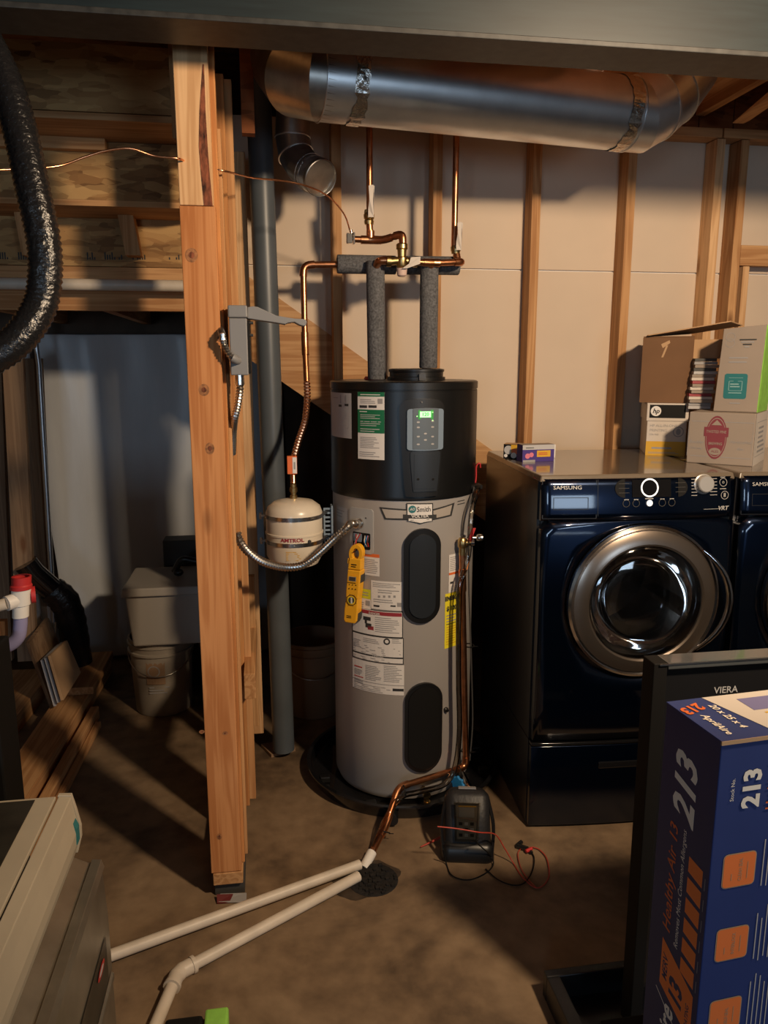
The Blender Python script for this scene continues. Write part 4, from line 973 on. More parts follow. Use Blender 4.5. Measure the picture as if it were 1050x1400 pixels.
# left elbow gores: turning up/back to the left
g1 = A0; g2 = A0+Vector((-.055, .045, .02)); g3 = g2+Vector((-.03, .12, .08)); g4 = g3+Vector((.02, .14, .14))
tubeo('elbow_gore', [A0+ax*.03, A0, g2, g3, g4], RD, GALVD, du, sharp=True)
h1 = B0+ax*.09+Vector((0, 0, .018)); h2 = h1+Vector((.09, .045, .07)); h3 = h2+Vector((.10, .06, .11)); 
tubeo('elbow_gore', [B0, B0+ax*.055, h1+Vector((.02, 0, .015)), h2, h3], RD, GALV, du, sharp=True)
cring(h1+Vector((.02, 0, .015)), (h2-B0), RD); cring(h2, (h3-h1), RD)
mb = MB(); k = B0+Vector((-.04, -.02, RD+.02)); k = P(815, 104, 2.6); mb.hexa([k+Vector(q_) for q_ in ((-.05, 0, -.03), (.03, 0, -.04), (.03, .06, -.04), (-.05, .06, -.03), (-.02, 0, .08), (.02, 0, .08), (.02, .06, .08), (-.02, .06, .08))]); mb.build('hanger_strap', FOIL, du)
sd = thing('small_duct', 'small galvanised duct elbow with a round end cap near the grey drain pipe', 'duct', P(400, 200, 3.0))
p0 = P(402, 130, 3.0); p1 = P(400, 188, 3.0); p2 = P(402, 208, 2.99); p3 = P(413, 226, 2.96); p4 = P(428, 238, 2.92); p5 = P(438, 243, 2.87)
RSD = .062
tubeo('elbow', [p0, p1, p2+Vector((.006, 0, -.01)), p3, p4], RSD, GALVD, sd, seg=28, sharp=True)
d_ = (p5-p3).normalized()
tubeo('collar', [p4-d_*.01, p5], RSD*1.02, GALV, sd, seg=28)
mb = MB(); mb.lathe([(0, -.004), (RSD*.94, -.004), (RSD*1.0, .004), (RSD*1.04, .002), (RSD*1.04, -.012)], p5, d_, 28); mb.build('end_cap', GALVD, sd)
cring(p1, (0, 0, 1), RSD, parent=sd); cring(p2+Vector((.006, 0, -.01)), p3-p1, RSD, parent=sd); cring(p4, d_, RSD, w=.012, parent=sd); cring(p4-d_*.02, d_, RSD, w=.008, parent=sd)

# grey drain pipe
ga, gb = P(360, 300, 3.05), P(388, 1024, 3.06)
gp = thing('drain_pipe', 'tall dark grey vertical drain pipe standing on a small floor plate', 'pipe', Vector((gb.x, gb.y, 0)))
gt = ga+(ga-gb)*.28
tubeo('pipe', [gt, gb-Vector((0, 0, .0))], .0455, ABS, gp, 32)
cring(gb.lerp(ga, .42), ga-gb, .0455, w=.004, t=.0012, name='joint', mat=ABS, parent=gp)
mb = MB(); mb.tube([gt-(gt-gb).normalized()*.06, gt], .055, 32); mb.build('coupling', ABS, gp)
mb = MB(); mb.prism([F(357, 1021), F(371, 1036), F(404, 1027), F(400, 1014)], (0, 0, .014)); mb.build('floor_plate', BUCKD, gp)
# brown downpipe/dark vertical panel right behind the stud (dark opening edge)

# buckets
def bucket(x, y, r, h, mat, label, loc=None, lid=False):
    t = thing('bucket', label, 'bucket', (x, y, 0))
    mb = MB(); mb.lathe([(0, .002), (r*.86, .002), (r*.88, .008), (r*.97, h-.07), (r*1.03, h-.068), (r*1.03, h-.058), (r*.98, h-.055), (r*1.0, h-.03), (r*1.04, h-.028), (r*1.04, h-.018), (r*1.0, h-.016), (r*1.01, h), (r*.95, h), (r*.84, .015), (0, .015)], (x, y, 0), seg=40); mb.build('pail', mat, t)
    mb = MB(); pts = [(x+r*1.02*math.cos(a_), y-r*1.02*abs(math.sin(a_))-.004, h-.06-.10*abs(math.sin(a_))) for a_ in [PI*k/16 for k in range(17)]]
    mb.tube(pts, .003, 6); mb.build('bail_handle', FLEX, t)
    return t
bx = P(430, 990, 3.38); bucket(bx.x+.005, 3.50, .150, .37, BUCKD, 'open tan bucket in the dark between the drain pipe and heater')
b2_ = bucket(-.525, 3.64, .150, .372, BUCK, 'grey bucket carrying the lidded storage tote')
dc = Decal(lambda x, z, h: Vector((-.525+(.141+h)*math.sin(x/.14), 3.64-(.141+h)*math.cos(x/.14), z)), .003)
dc.rect(-.055, .17, .03, .30, BUCKD, 0, 6); dc.disc(-.02, .235, .028, INKG, .001, r0=.023); dc.lines(-.045, .12, .05, .16, 3, INKG)
dc.build('print', b2_)
bucket(-.20, 3.66, .145, .372, BUCKD, 'second bucket half hidden behind the post beside the tote bucket')
# tote
a, b = P(165, 800, 3.42), P(275, 892, 3.42)
tx0, tx1 = a.x+.01, -.20; tz0 = .376
to = thing('storage_tote', 'light grey lidded storage tote resting on two buckets', 'storage tote', ((tx0+tx1)/2, 3.6, tz0))
mb = MB(); mb.hexa([(tx0+.02, 3.46, tz0), (tx1-.02, 3.46, tz0), (tx1-.02, 3.76, tz0), (tx0+.02, 3.76, tz0), (tx0, 3.44, tz0+.245), (tx1, 3.44, tz0+.245), (tx1, 3.78, tz0+.245), (tx0, 3.78, tz0+.245)]); mb.build('tub', TOTE, to, .008)
mb = MB(); mb.hexa([(tx0-.012, 3.42, tz0+.246), (tx1+.012, 3.42, tz0+.246), (tx1+.012, 3.80, tz0+.246), (tx0-.012, 3.80, tz0+.246), (tx0-.008, 3.424, tz0+.285), (tx1+.008, 3.424, tz0+.285), (tx1+.008, 3.796, tz0+.285), (tx0-.008, 3.796, tz0+.285)]); mb.build('lid', TOTE, to, .006)
mb = MB(); mb.box((tx0+.12, 3.86, .0), (tx1, 3.98, tz0+.40)); tag(mb.build('dark_carton', DGREY, None, .004), 'dark carton standing behind the storage tote', 'box')
mb = MB(); c_ = P(252, 765, 3.6); mb.tube(catmull([(c_.x-.06, 3.62, tz0+.30), c_+Vector((-.03, 0, -.03)), c_, c_+Vector((.05, 0, -.015)), c_+Vector((.10, 0, -.01))], 6), [.014]*25, 10) if False else mb.tube(catmull([(c_.x-.05, 3.62, tz0+.305), c_+Vector((-.01, 0, 0)), c_+Vector((.05, 0, -.01)), c_+Vector((.13, 0, -.02))], 6), .016, 10)
mb.ball((c_.x-.03, 3.6, tz0+.306), .02, (1.2, 1, .9)); tag(mb.build('hand_tool', BLK), 'black tool handle lying on the storage tote lid', 'tool')

# ================================================================== FLOOR LUMBER (left)
def plank(name, x0, x1, y0, y1, z0, z1, label, mat=WY, rz=0.0, bevel=.003):
    mb = MB(); cx, cy = (x0+x1)/2, (y0+y1)/2
    mb.box((x0-cx, y0-cy, z0), (x1-cx, y1-cy, z1)); o = mb.build(name, mat, None, bevel)
    o.location = (cx, cy, 0); o.rotation_euler = (0, 0, rz); return tag(o, label, 'lumber', 'lumber lying on the floor at the left')
plank('lumber_beam', -1.03, -.885, 2.35, 4.12, .0, .088, 'wide brown beam on the floor running to the plastic sheet', rz=-.03)
plank('lumber_board', -.868, -.83, 2.35, 3.55, 0, .06, 'thin board lying along the right side of the wide floor beam', rz=-.03)
plank('lumber_board', -.826, -.80, 2.45, 3.45, 0, .03, 'narrowest flat strip, outermost of the boards beside the floor beam', rz=-.03)
plank('lumber_block', -1.0, -.845, 3.62, 4.09, .090, .128, 'short board lying on top of the far end of the floor beam', rz=-.01)
plank('lumber_beam', -1.40, -1.16, 2.3, 4.0, 0, .088, 'dusky beam on the floor at the far left edge', rz=-.05)
plank('lumber_board', -1.62, -1.42, 2.5, 4.1, 0, .14, 'raised dark beam furthest left on the floor', rz=-.05)
# stack of boards leaning
lean = [(P(52, 920, 3.62), .23, .34, WZG, 'large brown panel leaning behind the small stack of tiles'), ]
def leanboard(name, px0, px1, pyt, pyb, Y, thk, mat, label, tilt=.12, cat='board', group=None):
    a, b = P(px0, pyb, Y), P(px1, pyt, Y); z0, z1 = a.z, b.z
    mb = MB(); dx = tilt*(z1-z0)
    mb.prism([(a.x+dx, Y, z0), (b.x+dx+.02, Y+.0, z0), (b.x-dx*.2, Y+.10, z1), (a.x-dx*.2, Y+.10, z1)], (thk*.3, thk, 0))
    return tag(mb.build(name, mat, None, .002), label, cat, group)
def panel3(name, pts, Y, d, mat, label, cat='board', group=None):
    mb = MB(); q = [P(x, y, Y+dy) for x, y, dy in pts]; mb.prism(q, d, None); return tag(mb.build(name, mat, None, .001), label, cat, group)
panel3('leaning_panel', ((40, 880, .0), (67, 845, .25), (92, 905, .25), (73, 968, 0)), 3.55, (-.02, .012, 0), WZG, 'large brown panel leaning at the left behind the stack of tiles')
panel3('floor_tile', ((65, 897, 0), (88, 876, .22), (107, 920, .22), (83, 958, 0)), 3.42, (.012, .004, 0), CARDL, 'front beige tile of the leaning stack', 'tile', 'tiles leaning in a stack')
panel3('floor_tile', ((60, 900, 0), (83, 878, .22), (101, 924, .22), (78, 961, 0)), 3.44, (.011, .004, 0), PAPERG, 'second grey-edged tile of the leaning stack', 'tile', 'tiles leaning in a stack')
panel3('floor_tile', ((55, 903, 0), (78, 881, .22), (95, 928, .22), (73, 966, 0)), 3.46, (.011, .004, 0), PAPERG, 'rearmost tile of the leaning stack, touching the brown panel', 'tile', 'tiles leaning in a stack')

# black flexible hose at the upper left and the black poly pipe lower left
hs = thing('flexible_duct', 'shiny black ribbed flexible duct hanging down at the upper left', 'duct', P(60, 300, 1.75))
mb = MB(); mb.flex([P(-45, 20, 1.85), P(-18, 60, 1.82), P(10, 120, 1.8), P(30, 190, 1.78), P(45, 260, 1.76), P(58, 320, 1.75), P(62, 365, 1.745), P(57, 410, 1.74), P(40, 445, 1.72), P(12, 475, 1.70), P(-40, 505, 1.68)], .0335, .035, .012, 24)
mb.build('sleeve', BAG, hs)
hb = thing('black_drain_hose', 'black plastic-wrapped pipe bending down to the floor in the left corner', 'hose', P(100, 900, 3.9))
mb = MB(); mb.tube([P(35, 770, 3.75), P(45, 783, 3.76), P(78, 812, 3.8)], .055, 20); mb.build('pipe', BLKG, hb)
mb = MB(); mb.tube(catmull([P(70, 805, 3.8), P(88, 822, 3.82), P(98, 850, 3.85), P(103, 880, 3.9), P(108, 915, 3.97)], 5), [.065, .07, .066, .072, .068, .073, .07, .066, .072, .068, .072, .066, .07, .068, .072, .07, .066, .07, .072, .07, .068][:21], 20); mb.build('wrapping', BAG, hb)

# white PVC tee with red collars, lavender tube
pf = thing('drain_fitting', 'white drain tee with a red collar on top and a lavender trap tube', 'pipe fitting', P(30, 820, 2.2))
ty = 2.2; tpp = P(29, 802, ty); tbp = P(28, 845, ty); dn = (tbp-tpp).normalized()
mb = MB(); mb.lathe([(.018, 0), (.026, 0), (.026, .052), (.022, .054), (.022, .088), (.018, .088)], tpp, dn, 24)
mb.tube([tpp+dn*.035, tpp+dn*.035+Vector((-.03, -.03, -.004))], .021, 20); mb.build('tee', PVCW, pf)
mb = MB(); s_ = tpp+dn*.035+Vector((-.03, -.03, -.004)); mb.tube([s_, s_+Vector((-.25, -.05, -.05))], .0165, 16); mb.build('side_pipe', PVC, pf)
mb = MB(); mb.lathe([(.021, -.030), (.026, -.030), (.026, -.008), (.029, -.004), (.029, .006), (.024, .008)], tpp, dn*-1 if False else dn, 24)
mb.lathe([(.0, 0), (.024, 0), (.024, .012), (0, .012)], tpp+dn*.03+Vector((.022, .016, 0)), (1, .3, 0), 20); mb.build('collar', RED, pf)
mb = MB(); mb.tube(catmull([tpp+dn*.08, tpp+dn*.115, P(24, 872, ty), P(8, 884, ty), P(-20, 886, ty)], 6), .019, 16); mb.build('trap_tube', LAV, pf)
bc = P(1, 1090, 1.95)
cab = thing('black_cabinet', 'edge of a tall black cabinet at the far left of the picture', 'cabinet', (bc.x-.2, 2.1, 0))
bbox('body', (bc.x-.45, 1.99, 0), (bc.x, 2.13, P(5, 900, 1.95).z), BLKM, cab, .006); bbox('body_foot', (bc.x-.43, 2.0, P(5, 900, 1.95).z+.001), (bc.x-.05, 2.12, P(0, 740, 1.95).z), BLKM, cab, .006)

# ================================================================== WHITE PIPES ON THE FLOOR + DRAIN
fd = thing('floor_drain', 'round dirty floor drain under the white pipe ends', 'drain', F(508, 1204))
c_ = F(510, 1203); mb = MB()
mb.lathe([(0, .0015), (.06, .0015), (.078, .003), (.082, .001)], (c_.x, c_.y, 0), seg=28); mb.build('basin', MUDB, fd)
mb = MB(); random.seed(9)
for i in range(90):
    a_, r_ = random.random()*2*PI, .075*math.sqrt(random.random()); s_ = random.uniform(.0025, .006)
    mb.box((c_.x+r_*math.cos(a_)-s_, c_.y+r_*math.sin(a_)-s_, .001), (c_.x+r_*math.cos(a_)+s_, c_.y+r_*math.sin(a_)+s_, .002+s_))
o = mb.build('grit', MUDB, fd); o['kind'] = 'stuff'
mb = MB(); random.seed(4); n_ = 40
q_ = [(c_.x-.03+(.112+.012*math.sin(3*k*2*PI/n_+1)+.006*math.sin(7*k*2*PI/n_))*math.cos(2*PI*k/n_), c_.y+.01+(.095+.010*math.sin(2*k*2*PI/n_)+.005*math.sin(9*k*2*PI/n_))*math.sin(2*PI*k/n_), .0006) for k in range(n_)]
mb.face([mb.bm.verts.new(v) for v in q_]); mb.build('stain', plain('damp_stain', (.05, .033, .02), .5, var=.5, scale=22), fd)
def fpipe(name, pts, r, label, fit=()):
    t = thing(name, label, 'pipe', pts[0])
    a, b = pts[0], pts[1]
    mb = MB(); d = (pts[1]-pts[0]).normalized(); L = (pts[1]-pts[0]).length
    mb.lathe([(r-.003, .012), (r-.003, 0), (r, 0), (r, L), (r-.003, L)], pts[0], d, 20); mb.build('pipe', PVC, t)
    return t
rp = .0165
e1 = F(492, 1182, .022); e0_ = F(100, 1325, .022)
t = fpipe('floor_pipe', [e1, e0_], rp, 'upper of the two white plastic pipes crossing the floor to the drain')
e2 = F(490, 1198, rp+.002); el = F(243, 1330, rp+.002); e3 = F(200, 1432, rp+.002)
t = fpipe('floor_pipe', [e2, el+(e2-el).normalized()*.02], rp, 'lower white plastic pipe on the floor with an elbow')
mb = MB(); d1, d2 = (e2-el).normalized(), (e3-el).normalized(); mb.tube([el+d1*.045, el+d1*.012, el+d2*.012, el+d2*.045], rp+.0045, 20, sharp=True); mb.build('elbow', PVC, t)
for d in (d1, d2): mb = MB(); mb.lathe([(rp, 0), (rp+.007, 0), (rp+.007, .010), (rp, .010)], el+d*.04, d, 20); mb.build('elbow_lip', PVC, t)
mb = MB(); mb.tube([el+d2*.03, e3], rp, 20); mb.build('pipe', PVC, t)
mb = MB(); a_ = P(143, 1290, 1.98); mb.tube([F(146, 1290, .05), F(100, 1303, .05)], .016, 16); tag(mb.build('pipe_stub', PVC), 'short white pipe stub poking out behind the cream appliance', 'pipe')
# wrapper under the post
mb = MB(); a_, b_ = F(296, 1236), F(337, 1232)
mb.prism([a_+Vector((0, 0, .002)), b_+Vector((0, -.01, .002)), b_+Vector((0, .03, .004)), a_+Vector((.01, .03, .010))], (0, 0, .004)); wr = mb.build('wrapper', INKG, None, .002); tag(wr, 'crumpled red and grey wrapper on the floor at the post foot', 'wrapper')
mb = MB(); mb.prism([a_+Vector((.002, -.002, .0015)), a_+Vector((.04, -.004, .0015)), a_+Vector((.05, .024, .008)), a_+Vector((.0, .024, .012))], (0, 0, .004)); mb.build('red_print', plain('dull_red', (.12, .015, .015), .6), wr, 0)
# black bag with green patch, bottom edge
a_ = F(222, 1400); b_ = F(275, 1398)
gbg = thing('tool_bag', 'black bag with a bright green end lying at the bottom edge of the picture', 'bag', (a_.x+.05, a_.y-.08, 0))
c0, c1 = F(225, 1392, .05), F(312, 1390, .05); y_ = c0.y
bbox('bag', (c0.x, y_-.20, 0), (F(278, 1392, .05).x, y_-.0, .05), BLKM, gbg, .01)
bbox('green_end', (F(280, 1388, .05).x, y_-.18, .0), (F(312, 1388, .05).x, y_+.012, .052), LGREEN, gbg, .006)

# ================================================================== WASHER / DRYER
W_, D_, HW, HP = 0.684, 0.74, 0.945, 0.335       # body width, depth, body height, pedestal height
ROT = R(-2.5)
wx, wy = P(740, 652, 2.39).x, 2.39
BOW = .016
def bowy(x): return -BOW*(1-(2*x/W_-1)**2)
def bowed(name, x0, x1, z0, z1, mat, parent, off=0.0, thick=.02, n=16, label=None, vb=0.0):
    mb = MB(); F_, B_ = [], []
    nz = 6 if vb else 1
    for i in range(n+1):
        x = x0+(x1-x0)*i/n
        col = []
        for j in range(nz+1):
            z = z0+(z1-z0)*j/nz; col.append(mb.bm.verts.new((x, bowy(x)-off+vb*(j/nz)**2, z)))
        F_.append(col)
        B_.append((mb.bm.verts.new((x, bowy(x)-off+thick, z0)), mb.bm.verts.new((x, bowy(x)-off+thick+vb, z1))))
    for i in range(n):
        for j in range(nz): mb.face([F_[i][j], F_[i+1][j], F_[i+1][j+1], F_[i][j+1]], True)
        mb.face([F_[i][nz], F_[i+1][nz], B_[i+1][1], B_[i][1]]); mb.face([B_[i][0], B_[i+1][0], F_[i+1][0], F_[i][0]])
    mb.face([B_[0][0]]+F_[0]+[B_[0][1]]); mb.face([B_[n][1]]+F_[n][::-1]+[B_[n][0]])
    return mb.build(name, mat, parent, 0.002 if not vb else 0, label)
def laundry(name, label, x, y, rot, kind):
    t = thing(name, label, 'washer' if kind == 'w' else 'dryer', (x, y, HP+.004), rot, local=True)
    b = MB(); b.box((0, .03, 0), (.012, D_, HW-.02)); b.box((W_-.012, .03, 0), (W_, D_, HW-.02)); b.box((.012, D_-.012, 0), (W_-.012, D_, HW-.02)); b.box((.012, .03, 0), (W_-.012, D_, .012)); b.box((.012, .025, HW-.19), (W_-.012, .04, HW-.03)); b.build('cabinet', NAVYS, t)
    b = MB(); b.hexa([(0, .012, HW-.022), (W_, .012, HW-.022), (W_, D_+.01, HW-.022), (0, D_+.01, HW-.022), (0.006, .018, HW), (W_-.006, .018, HW), (W_-.006, D_+.004, HW), (0.006, D_+.004, HW)]); b.build('top_panel', TOPM, t, .004)
    ZC0 = HW-.150
    cpn = bowed('control_panel', .004, W_-.004, ZC0, HW-.012, NAVY, t, 0.0, .03, 20, vb=.016)
    # front with a round hole
    CX, CZ, RH = W_/2+.020, .515, .268
    z0, z1 = .006, ZC0-.003; b = MB(); N = 72; rings = []
    corner = []
    for i in range(N):
        a = 2*PI*i/N; c, s_ = math.cos(a), math.sin(a)
        tx = ((W_-.004-CX)/c) if c > 1e-6 else ((.004-CX)/c if c < -1e-6 else 9)
        tz = ((z1-CZ)/s_) if s_ > 1e-6 else ((z0-CZ)/s_ if s_ < -1e-6 else 9)
        corner.append((min(tx, tz), c, s_))
    for k in range(5):
        u = k/4; rings.append([b.bm.verts.new((CX+c*(RH*(1-u)+T_*u), bowy(CX+c*(RH*(1-u)+T_*u))-.014*(1-((CZ+s_*(RH*(1-u)+T_*u)-(z0+z1)/2)/((z1-z0)/2))**2), CZ+s_*(RH*(1-u)+T_*u))) for T_, c, s_ in corner])
    for k in range(4):
        for i in range(N): b.face([rings[k][i], rings[k][(i+1) % N], rings[k+1][(i+1) % N], rings[k+1][i]], True)
    r0 = [b.bm.verts.new((v.co.x, .05, v.co.z)) for v in rings[0]]; r4 = [b.bm.verts.new((v.co.x, .03, v.co.z)) for v in rings[4]]
    for i in range(N): b.face([r0[i], r0[(i+1) % N], rings[0][(i+1) % N], rings[0][i]]); b.face([rings[4][i], rings[4][(i+1) % N], r4[(i+1) % N], r4[i]])
    b.build('front_panel', NAVY, t)
    # door: chrome rim, bronze ring, dark lip, glass bowl; axis toward -y
    dc_ = (CX, bowy(CX)-.008, CZ); axd = (0, -1, 0)
    b = MB(); b.lathe([(.262, -.02), (.268, .010), (.266, .020), (.258, .025), (.252, .021), (.250, .01)], dc_, axd, 72); dr = b.build('door', CHROME, t, label='round chrome-rimmed porthole door')
    b = MB(); b.lathe([(.252, .018), (.248, .026), (.225, .036), (.205, .038), (.198, .034), (.196, .020)], dc_, axd, 72); b.build('door_ring', BRONZE, dr)
    b = MB(); b.lathe([(.198, .030), (.190, .020), (.186, .004), (.180, -.04)], dc_, axd, 64); b.build('inner_lip', BLKG, dr)
    b = MB(); b.lathe([(.199, .034), (.19, .040), (.16, .048), (.11, .055), (.06, .059), (0, .060)], dc_, axd, 64); b.build('glass_cover', DOORG, dr, fix=True)
    b = MB(); b.lathe([(.180, -.0), (.165, -.05), (.13, -.085), (.08, -.10), (0, -.105)], dc_, axd, 48); b.build('glass_bowl', DOORG, dr)
    # handle arc on the right
    b = MB(); pts = []
    for i in range(15):
        a = R(42-i*84/14); k = math.sin(PI*i/14); pts.append((CX+(.262+.028*k)*math.cos(a), dc_[1]-.024-.022*k, CZ+(.262+.028*k)*math.sin(a)))
    b.tube(pts, [.006+.006*math.sin(PI*i/14) for i in range(15)], 12); b.build('door_handle', CHROME, dr)
    # drum
    b = MB(); b.lathe([(.215, -.03), (.235, -.05), (.245, -.08), (.245, -.40), (.22, -.44), (0, -.45)], dc_, axd, 48)
    drm = b.build('drum', DRUM, t)
    for k in range(3):
        a = R(100+120*k); c, s_ = math.cos(a), math.sin(a); b = MB()
        pts = [(CX+c*q-s_*w_, dc_[1]+yy, CZ+s_*q+c*w_) for q, w_ in ((.243, -.03), (.19, 0), (.243, .03)) for yy in (.10, .38)]
        b.hexa([pts[0], pts[2], pts[3], pts[1], pts[4], pts[2], pts[3], pts[5]]) if False else b.prism([pts[0], pts[2], pts[4]], (0, .28, 0)); b.build('drum_paddle', DRUM, drm)
    # panel graphics
    def pf_(x, z, h):
        j = (z-ZC0)/(HW-.012-ZC0); return Vector((x, bowy(x)+.016*j*j-h, z))
    px = lambda v: (v-738)/262.0*(W_)            # picture-like coordinates only used to space the graphics
    pz = lambda v: HW-.012-(v-655)/64.0*(HW-.012-ZC0)
    d = Decal(pf_, .003)
    d.text('SAMSUNG', px(773), pz(668), .0175, SILVER, .0, sx=1.2)
    d.rect(px(857), pz(684), px(909), pz(657), BLKG, 0, 6)
    for s_ in (-1, 1):
        cx = px(845) if s_ < 0 else px(921)
        d.poly([(cx+s_*.034*math.cos(a)-s_*.006, pz(670)+.031*math.sin(a)) for a in [R(-90+180*i/14) for i in range(15)]] if s_ > 0 else [(cx+.006-.034*math.cos(a), pz(670)+.031*math.sin(a)) for a in [R(-90+180*i/14) for i in range(15)]], BLKM, .0003)
        for k in range(3): d.rect(cx-.016, pz(663+k*7), cx+.02, pz(662.4+k*7), DGREY, .0008)
    for k, x_ in enumerate((849, 862, 897, 910)): d.disc(px(x_), pz(693), .0125, DGREY, .0006, r0=.0108); d.rect(px(x_-3), pz(687.6), px(x_+3), pz(686.6), SILVER, .0006)
    d.rect(px(874), pz(686.8), px(885), pz(685.4), SILVER, .0006)
    for i in range(6):
        for s_ in (-1, 1):
            x_ = 942 if s_ < 0 else 968; zz = pz(658+i*5); d.rect(px(x_-5), zz-.0012, px(x_+3 if s_ < 0 else x_+5), zz+.0012, INKG, .0004)
    d.disc(px(982), pz(664), .0145, INKG, .0006, r0=.0125); d.disc(px(982), pz(664), .004, SILVER, .0006, r0=.0028)
    d.rect(px(978), pz(656.5), px(985), pz(655.5), SILVER, .0006); d.rect(px(977), pz(674.5), px(986), pz(673.5), SILVER, .0006)
    d.disc(px(984), pz(684), .0145, INKG, .0006, r0=.0125); d.text('II', px(984), pz(684), .018, SILVER, .03)
    d.text('VRT', px(982), pz(704.5), .019, SILVER, .03, .2, sx=1.1) if kind == 'w' else None
    d.rect(px(955), pz(705.4), px(976), pz(704.8), SILVER, .0004)
    d.rect(px(812), pz(712), px(812.6), pz(656), BLK, .0004)
    d.build('panel_print', cpn)
    d = Decal(pf_, .0042); d.disc(px(880), pz(669.5), .031, RING, 0, n=32, r0=.026); d.build('dial_light_ring', cpn)
    d = Decal(pf_, .0042); d.disc(px(880), pz(693), .0105, RING, 0, n=20); d.build('start_button', cpn)
    b = MB(); b.lathe([(0, -.004), (.034, -.004), (.034, .004), (.030, .006), (.028, .022), (.025, .025), (0, .025)], pf_(px(954), pz(666), 0), (0, -1, .12), 32); b.build('selector_knob', plain('knob_silver', (.55, .53, .50), .3, .5), cpn)
    # detergent drawer
    def dr_(x, z, h): return pf_(x, z, h)
    d = Decal(pf_, .0012)
    x0, x1, za, zb_ = px(741), px(811), pz(657), pz(716)
    for (a, b_, c, e) in ((x0, zb_, x1, zb_+.0022), (x0, zb_, x0+.0022, za), (x1-.0022, zb_, x1, za)): d.rect(a, b_, c, e, BLK, 0, 4)
    x0, x1, za, zb_ = px(755), px(800), pz(683), pz(702)
    for (a, b_, c, e) in ((x0, zb_, x1, zb_+.002), (x0, za-.002, x1, za), (x0, zb_, x0+.002, za), (x1-.002, zb_, x1, za)): d.rect(a, b_, c, e, BLK, 0, 4)
    d.build('drawer_outline', cpn)
    return t
wsh = laundry('washing_machine', 'glossy navy front-loading washer, complete, with small boxes on top', wx, wy, ROT, 'w')
ux, uy = math.cos(ROT), math.sin(ROT)
def onw(x, y): return (wx+x*ux-y*uy, wy+x*uy+y*ux)
x2, y2 = onw(W_+.014, .0)
dry = laundry('clothes_dryer', 'second navy front-loading machine, cut off by the right edge', x2, y2, ROT, 'd')
def pedestal(x, y, label):
    t = thing('laundry_pedestal', label, 'pedestal', (x, y, 0), ROT, local=True)
    b = MB(); b.box((0, .03, .01), (W_, D_, HP)); b.build('case', NAVYS, t)
    d = bowed('drawer', .003, W_-.003, .012, HP-.016, NAVY, t, -.004, .03)
    bowed('trim_strip', .002, W_-.002, HP-.010, HP, BLKG, t, .002, .03)
    b = MB(); b.box((W_*.36, bowy(W_*.5)-.0005, HP-.105), (W_*.64, .02, HP-.080)); b.build('handle', BLKG, d, .004)
    return t
pedestal(wx, wy, 'dark pedestal with drawer under the washer'); pedestal(x2, y2, 'dark pedestal under the right-hand machine, mostly hidden')
ZW = HP+.004+HW     # top of the washer

# ================================================================== BOXES ON THE WASHER
def lbox(name, label, cat, px, py, w, d, h, rz, z, mat, group=None):
    p = F(px, py, z); t = thing(name, label, cat, (p.x, p.y, z), rz, group, local=True); return t
def lfr(face, w=0, d=0):
    if face == 'front': return flat((0, 0, 0), (1, 0, 0), (0, 0, 1))
    if face == 'left': return lambda x, z, h: Vector((-h, x, z))
    if face == 'right': return lambda x, z, h: Vector((w+h, x, z))
    if face == 'top': return lambda x, y, h: Vector((x, y, d+h))
def pxw(x0, x1, py, Y): return (P(x1, py, Y)-P(x0, py, Y)).length
# copier paper carton
zw = ZW
pc = F(882, 624, zw); pe = F(938, 634, zw)
ang = math.atan2(pe.y-pc.y, pe.x-pc.x); wdt = (pe-pc).length
print('carton', tuple(pc), ang, wdt)
rzc = -R(16); wdt = .245; 
pc = Vector((1.50, 2.90, zw))
def place(pxl, pyl, pxr, z, rz):
    "left-front corner through a pixel at height z; width so that the right edge meets column pxr"
    c = F(pxl, pyl, z); best = min((abs(proj(c+Vector((math.cos(rz)*w_, math.sin(rz)*w_, 0)))[0]-pxr), w_) for w_ in [k*.002 for k in range(10, 600)]); return c, best[1]
def proj(p): v = Vector(p)-CP; z = v.dot(FW); return 525+FPX*v.dot(RT)/z, 700-FPX*v.dot(UP)/z
def hgt(c, py):
    return min((abs(proj(c+Vector((0, 0, k*.002)))[1]-py), k*.002) for k in range(5, 900))[1]
rzc = R(-22)
c, w_ = place(882, 622, 936, zw, rzc); h_ = hgt(c, 551)
t = thing('paper_carton', 'white and mustard copier paper carton with black band on its lid', 'box', c, rzc, local=True)
b = MB(); b.box((0, 0, 0), (w_, .25, h_*.72)); b.build('tray', CARTW, t, .002)
b = MB(); b.box((-.004, -.004, h_*.66), (w_+.004, .254, h_)); ld = b.build('lid', CARTW, t, .002)
d = Decal(flat((0, -.004, 0), (1, 0, 0), (0, 0, 1))); d.rect(.006, h_*.72, w_-.008, h_*.97, BLKM); d.disc(.03, h_*.85, .020, PAPER, .0004); d.text('hp', .03, h_*.85, .026, BLKM, .02, .25, lift=.0009); d.build('print', ld)
d = Decal(flat((0, 0, 0), (1, 0, 0), (0, 0, 1))); d.rect(0.0, 0, w_, h_*.27, MUST); d.text('HP ALL-IN-ONE', w_*.07, h_*.57, .015, INKG, 0, align='LEFT'); d.text('PRINTING', w_*.07, h_*.48, .015, INKG, 0, align='LEFT'); d.text('22lb 96B', w_*.07, h_*.40, .010, INKG, align='LEFT')
d.disc(w_-.03, h_*.46, .021, INKG, .0004, r0=.017); d.disc(w_-.03, h_*.46, .009, INKG, .0004, ry=.013); d.lines(w_*.15, h_*.10, w_*.7, h_*.18, 1, INKG); d.lines(.01, .006, w_-.02, h_*.07, 2, INKG); d.build('print', t)
d = Decal(lfr('right', w_)); d.rect(0.0, 0, .25, h_*.27, MUST); d.build('side_print', t)
